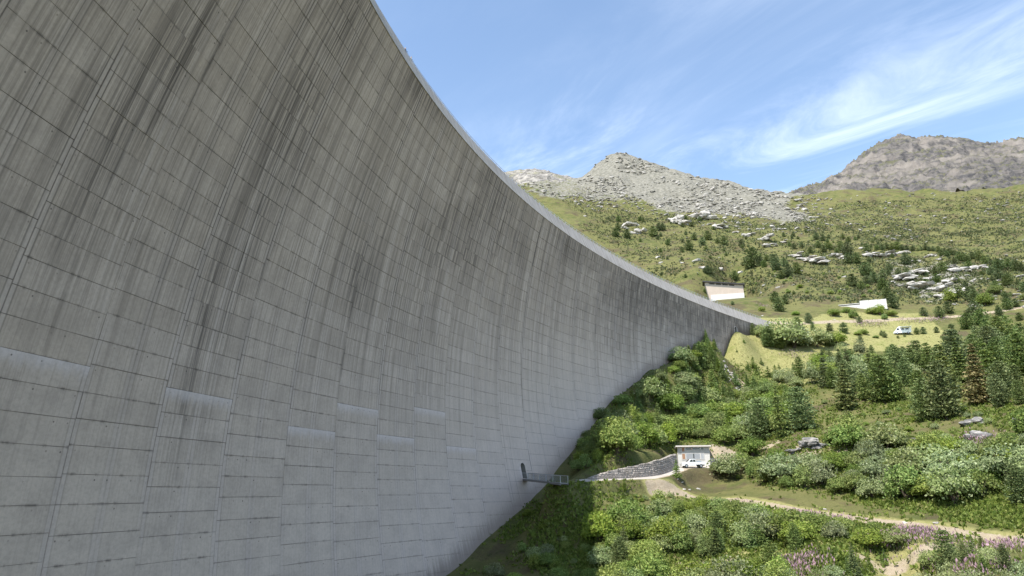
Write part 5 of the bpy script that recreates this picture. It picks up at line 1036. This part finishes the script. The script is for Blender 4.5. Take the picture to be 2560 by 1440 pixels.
for y in (-0.62, 0.62):
    slope_boxes('girder', [(-0.2, Lb, y - 0.05, y + 0.05, -0.32, 0.02)], steel_d, fb); slope_boxes('handrail', [(0.0, Lb, y - 0.03, y + 0.03, 1.05, 1.12)], steel, fb)
    for q in range(7): x = 0.1 + (Lb - 0.2) * q / 6; slope_boxes('post', [(x - 0.035, x + 0.035, y - 0.03, y + 0.03, 0, 1.05)], steel, fb)
    slope_boxes('mesh_bar', [(0.0 + 0.02, Lb, y - 0.006, y + 0.006, 0.12 + 0.155 * q, 0.135 + 0.155 * q) for q in range(6)] + [(x_ - 0.006, x_ + 0.006, y - 0.006, y + 0.006, 0.05, 1.05) for x_ in np.arange(0.15, Lb - 0.1, 0.22)], steel_d, fb)
# ruined hall on the slope above the crest
hp = HALLP; hz = HALLP[2]; ha = math.atan2(hp[0], hp[1]); hall = empty('ruined_hall', (hp[0], hp[1], hz)); hall.rotation_euler = (0, 0, -ha + 0.05); tag(hall, 'abandoned pinkish concrete hall with a steep single-pitch roof on the slope above the crest', 'building')
PINK = plain('pink_render', (0.43, 0.355, 0.295), 0.9, 0.22, 0.5); ROOF = plain('dark_roof_sheet', (0.045, 0.042, 0.045), 0.7)
s1 = px_h(hp, 1.0)
hw = 42 * s1; hl, hr = 53 * s1, 33 * s1; dp = 6.0
n = 4; V = [(-hw, 0, -2), (hw, 0, -2), (hw, 0, hr), (-hw - 6 * s1, 0, hl - 1.2), (-hw, dp, -2), (hw, dp, -2), (hw, dp, hr), (-hw - 6 * s1, dp, hl - 1.2)]; V[0] = (-hw + 1.0, 0, -2); V[4] = (-hw + 1.0, dp, -2)
link('wall', meshdata('wall', V, [(0, 1, 2, 3), (5, 4, 7, 6), (4, 0, 3, 7), (1, 5, 6, 2), (3, 2, 6, 7), (4, 5, 1, 0)], PINK), hall)
boxes('plinth', [(-hw + 1.15, hw + 0.05, -0.28, -0.003, -1.5, 13 * s1)], WHT, hall)
ra_ = math.atan2(hl - 1.2 - hr, 2 * hw + 6 * s1); o = boxes('roof', [(-1.0, 2 * hw + 2.0, -1.0, dp + 0.5, 0.02, 0.5)], ROOF, hall); o.location = (-hw - 6 * s1, 0, hl - 1.2); o.rotation_euler = (0, ra_, 0)
for q in range(4): o = boxes('clerestory_gap', [(2.2 + 3.0 * q, 4.6 + 3.0 * q, -0.06, -0.004, -0.75, -0.15)], ROOF, hall); o.location = (-hw - 6 * s1, 0, hl - 1.2); o.rotation_euler = (0, ra_, 0)
for (x0, x1) in ((-hw + 2.0, -hw + 3.2), (1.2, 2.6), (4.4, 5.8)): boxes('blocked_window', [(x0, x1, -0.31, -0.275, 0.7, 2.1)], plain('grey_block', (0.50, 0.49, 0.46), 0.9), hall)
# white concrete wall on the plateau
wp = hit(2140, 770); wa = math.atan2(wp[0], wp[1]); s1 = px_h(wp, 1.0)
ww = empty('concrete_wall', wp); ww.rotation_euler = (0, 0, -wa + 0.08); tag(ww, 'low white concrete wall on the plateau below the rocky rib', 'wall')
for q in range(3): boxes('wall_panel', [(10 * s1 + q * 19.3 * s1, 28.9 * s1 + q * 19.3 * s1, 0, 0.5, -1.5, (17 - q * 0.4) * s1)], WHT, ww)
boxes('wing_wall', [(-70 * s1, 9.9 * s1, 0.1, 0.55, -1.5, 8 * s1)], WHT, ww); boxes('coping', [(-38 * s1, 9.8 * s1, -0.1, 0.75, 10.2 * s1, 11.6 * s1)], WHT, ww); boxes('dark_slot', [(-36 * s1, 9.0 * s1, 0.2, 0.5, 8.05 * s1, 10.2 * s1)], dark, ww)
# two walkers looking over the crest railing
def person(P, face, shirt, trousers, label):
    j = {'pel': (0, 0, 0.95), 'sp': (0, 0.02, 1.25), 'ch': (0, 0.03, 1.42), 'nk': (0, 0.05, 1.52), 'hd': (0, 0.09, 1.62), 'tp': (0, 0.10, 1.76), 'sl': (-0.19, 0.03, 1.42), 'el': (-0.27, 0.16, 1.18), 'hl': (-0.2, 0.40, 1.12), 'sr': (0.19, 0.03, 1.42), 'er': (0.27, 0.16, 1.18), 'hr': (0.2, 0.40, 1.12), 'kl': (-0.11, 0.02, 0.5), 'fl': (-0.12, 0, 0.08), 'tl': (-0.13, 0.16, 0.03), 'kr': (0.11, 0.02, 0.5), 'fr': (0.12, 0, 0.08), 'tr': (0.13, 0.16, 0.03)}
    rad = dict(pel=.155, sp=.15, ch=.165, nk=.06, hd=.095, tp=.07, sl=.07, el=.047, hl=.035, sr=.07, er=.047, hr=.035, kl=.07, fl=.045, tl=.035, kr=.07, fr=.045, tr=.035)
    E_ = [('pel', 'sp'), ('sp', 'ch'), ('ch', 'nk'), ('nk', 'hd'), ('hd', 'tp'), ('ch', 'sl'), ('sl', 'el'), ('el', 'hl'), ('ch', 'sr'), ('sr', 'er'), ('er', 'hr'), ('pel', 'kl'), ('kl', 'fl'), ('fl', 'tl'), ('pel', 'kr'), ('kr', 'fr'), ('fr', 'tr')]
    ks = list(j); me = bpy.data.meshes.new('person'); me.from_pydata([j[k_] for k_ in ks], [(ks.index(a), ks.index(b)) for a, b in E_], [])
    o = link('person', me, None, P, (0, 0, face)); sk = o.modifiers.new('skin', 'SKIN'); o.modifiers.new('sub', 'SUBSURF').levels = 1
    for i, k_ in enumerate(ks): me.skin_vertices[0].data[i].radius = (rad[k_],) * 2
    me.skin_vertices[0].data[0].use_root = True; bpy.context.view_layer.update(); dg = bpy.context.evaluated_depsgraph_get(); m2 = bpy.data.meshes.new_from_object(o.evaluated_get(dg)); o.modifiers.clear(); o.data = m2
    mt = Mat('walker_' + label[:6], 0.8, 0.2); z = mt.sep(mt.obj())[2]; mt.col(mt.mix(mt.math('GREATER_THAN', z, 1.70), mt.mix(mt.math('GREATER_THAN', z, 1.52), mt.mix(mt.math('GREATER_THAN', z, 0.95), trousers, shirt), (0.45, 0.30, 0.22)), (0.03, 0.02, 0.015))); m2.materials.clear(); m2.materials.append(mt.m); tag(o, label, 'person'); return o
for (ph_, sh, lab) in ((R_(163.15), (0.03, 0.03, 0.04), 'person in dark clothes leaning over the crest railing, arms on the rail'), (R_(162.75), (0.35, 0.38, 0.42), 'person in light grey top leaning over the crest railing beside another walker')):
    person(Vector(dpt(np.array(RR(ph_) + 1.02), ph_, HC)), ph_ + math.pi / 2, sh, (0.04, 0.04, 0.06), lab)

# ------------------------------------------------------------------ low growth: herbs, grass tufts, fireweed
HERB = foliage('herb_leaves', [(0.085, 0.125, 0.024), (0.210, 0.245, 0.060), (0.31, 0.30, 0.11)], 0.35, 0.0)
FIRE = Mat('fireweed', 0.7, 0.2); fl_ = FIRE.sepc(FIRE.attr('leaf')); FIRE.col(FIRE.mix(FIRE.math('GREATER_THAN', fl_[2], 0.5), FIRE.mix(fl_[0], (0.09, 0.12, 0.03), (0.18, 0.19, 0.07)), FIRE.mix(fl_[0], (0.24, 0.14, 0.18), (0.37, 0.25, 0.28))))
rg = np.random.default_rng(99)
def tufts(polys, per, hgt, name, label, mat, pink=False, ncard=4, avoid=1.3, dmax=330, dmin=62, spread=None):
    P = []
    for poly, n in polys:
        for (x, y) in inside(poly, n, int(rg.integers(1 << 30))):
            q = hit(x, y, dmin)
            if q is not None and math.hypot(q[0], q[1]) < dmax: P.append(q)
    P = np.array(P)
    if not pink: P = P[vnoise(P[:, 0] / 9, P[:, 1] / 9, 3) + 0.5 * vnoise(P[:, 0] / 31, P[:, 1] / 31, 8) + rg.normal(size=len(P)) * 0.12 > 0.62]
    d = np.minimum(np.minimum(pdist(P[:, 0], P[:, 1], ROAD) - 1.6, pdist(P[:, 0], P[:, 1], TRACK)), np.minimum(pdist(P[:, 0], P[:, 1], TRACK2), pdist(P[:, 0], P[:, 1], PATH) + 0.5)); P = P[d > avoid]
    if dmax < 400:
        q_ = project(P); dy_ = q_[:, 1] - np.interp(q_[:, 0], TRK_PX[:, 0], TRK_PX[:, 1]); P = P[~((dy_ > -2) & (dy_ < 13) & (q_[:, 0] > 1650))]
    P = np.repeat(P, per, 0); sp = spread or (1.3 if not pink else 1.0); P[:, :2] += rg.normal(size=(len(P), 2)) * sp; P[:, 2] = ground(P[:, 0], P[:, 1]); d = pdist(P[:, 0], P[:, 1], ROAD); P = P[d > 2.6]
    Q = np.repeat(P, ncard, 0); n = len(Q); h = hgt * rg.uniform(0.5, 1.5, n); T = unit(np.c_[rg.normal(size=(n, 2)) * (0.3 if pink else 0.75), np.ones(n)]); N = unit(np.c_[rg.normal(size=(n, 2)), rg.normal(size=n) * 0.4]); N = unit(N - T * (N * T).sum(1, keepdims=True))
    C_ = Q + T * (h * 0.5)[:, None] + np.c_[rg.normal(size=(n, 2)) * hgt * 0.4, np.zeros(n)]
    V, F, lf = cards(C_, N, T, h * (0.12 if pink else 0.34), h * 0.55, rg); lf[:, 2] = 0
    if pink:
        top = Q + np.c_[rg.normal(size=(n, 2)) * hgt * 0.4, h * 1.05]; V2, F2, l2 = cards(top, N, T, h * 0.11, h * 0.30, rg); l2[:, 2] = 1; F = np.concatenate([F, F2 + len(V)]); V = np.concatenate([V, V2]); lf = np.concatenate([lf, l2])
    me = meshdata(name, V, F, mat); attr_color(me, 'leaf', lf); tag(link(name, me), label, 'plants', kind='stuff')
tufts([([(1496,1216),(1700,1225),(1960,1262),(2300,1312),(2560,1345),(2850,1380),(2850,1440),(1496,1440)], 4900), ([(1180,1420),(1330,1262),(1410,1212),(1496,1214),(1500,1440),(1160,1440)], 1100),
       ([(1790,1195),(1950,1215),(2200,1270),(2560,1330),(2850,1370),(2850,1000),(2050,1000),(1900,1120),(1800,1130)], 6200), ([(1500,1180),(1700,1120),(1900,1110),(2050,1000),(2000,950),(1800,900),(1700,880),(1550,1000),(1440,1150)], 2800), ([(2050,1000),(2850,1000),(2850,860),(2380,880),(2050,900),(1990,960)], 900)], 3, 0.42, 'undergrowth', 'knee-high green herbs and grass tufts covering the lower slopes', HERB)
pk = lambda x, y, rx, ry: [(x + rx * math.cos(a), y + ry * math.sin(a)) for a in np.linspace(0, 6.28, 12, endpoint=False)]
tufts([(pk(2020,1286,70,9), 96), (pk(2100,1300,40,7), 36), (pk(2270,1338,50,10), 78), (pk(2330,1345,50,9), 66), (pk(2510,1362,60,20), 156), (pk(1995,1424,50,14), 132), (pk(2180,811,45,7), 90), (pk(2300,803,60,7), 102), (pk(2350,797,30,5), 42), (pk(1980,888,22,7), 36), (pk(2275,880,9,24), 24), (pk(2043,893,16,6), 24), (pk(2460,1108,50,8), 66), (pk(1912,768,22,4), 24), (pk(2400,1434,90,10), 120), (pk(2470,1200,50,14), 36), (pk(1850,1264,30,5), 18), (pk(2220,1362,40,5), 24)], 3, 0.5, 'fireweed', 'pink flowering fireweed in patches beside the tracks and on the meadow', FIRE.m, True, 2, 0.9, spread=1.6)
tufts([(MEADOW, 900), ([(2000,760),(2300,770),(2400,790),(2100,800),(1930,795)], 300)], 2, 0.22, 'meadow_grass', 'short yellow-green grass tufts of the meadow', foliage('dry_grass', [(0.16, 0.165, 0.05), (0.34, 0.31, 0.13), (0.40, 0.34, 0.17)], 0.3, 0.0), False, 3, 1.0)
HEATH = foliage('heath_leaves', [(0.050, 0.068, 0.020), (0.120, 0.135, 0.045), (0.165, 0.115, 0.075)], 0.2, 0.0)
tufts([([(1440,560),(1560,530),(1950,560),(2200,570),(2560,560),(2850,540),(2850,700),(2400,760),(2050,760),(1800,720),(1640,690)], 8000), ([(1400,500),(1640,530),(1960,560),(2100,510),(2560,480),(2850,475),(2850,580),(2200,600),(1800,560),(1500,560)], 5500)], 3, 0.75, 'heath', 'low heath and dwarf shrubs dotted over the far pasture slopes', HEATH, False, 4, 0.0, 760, 265, 2.5)
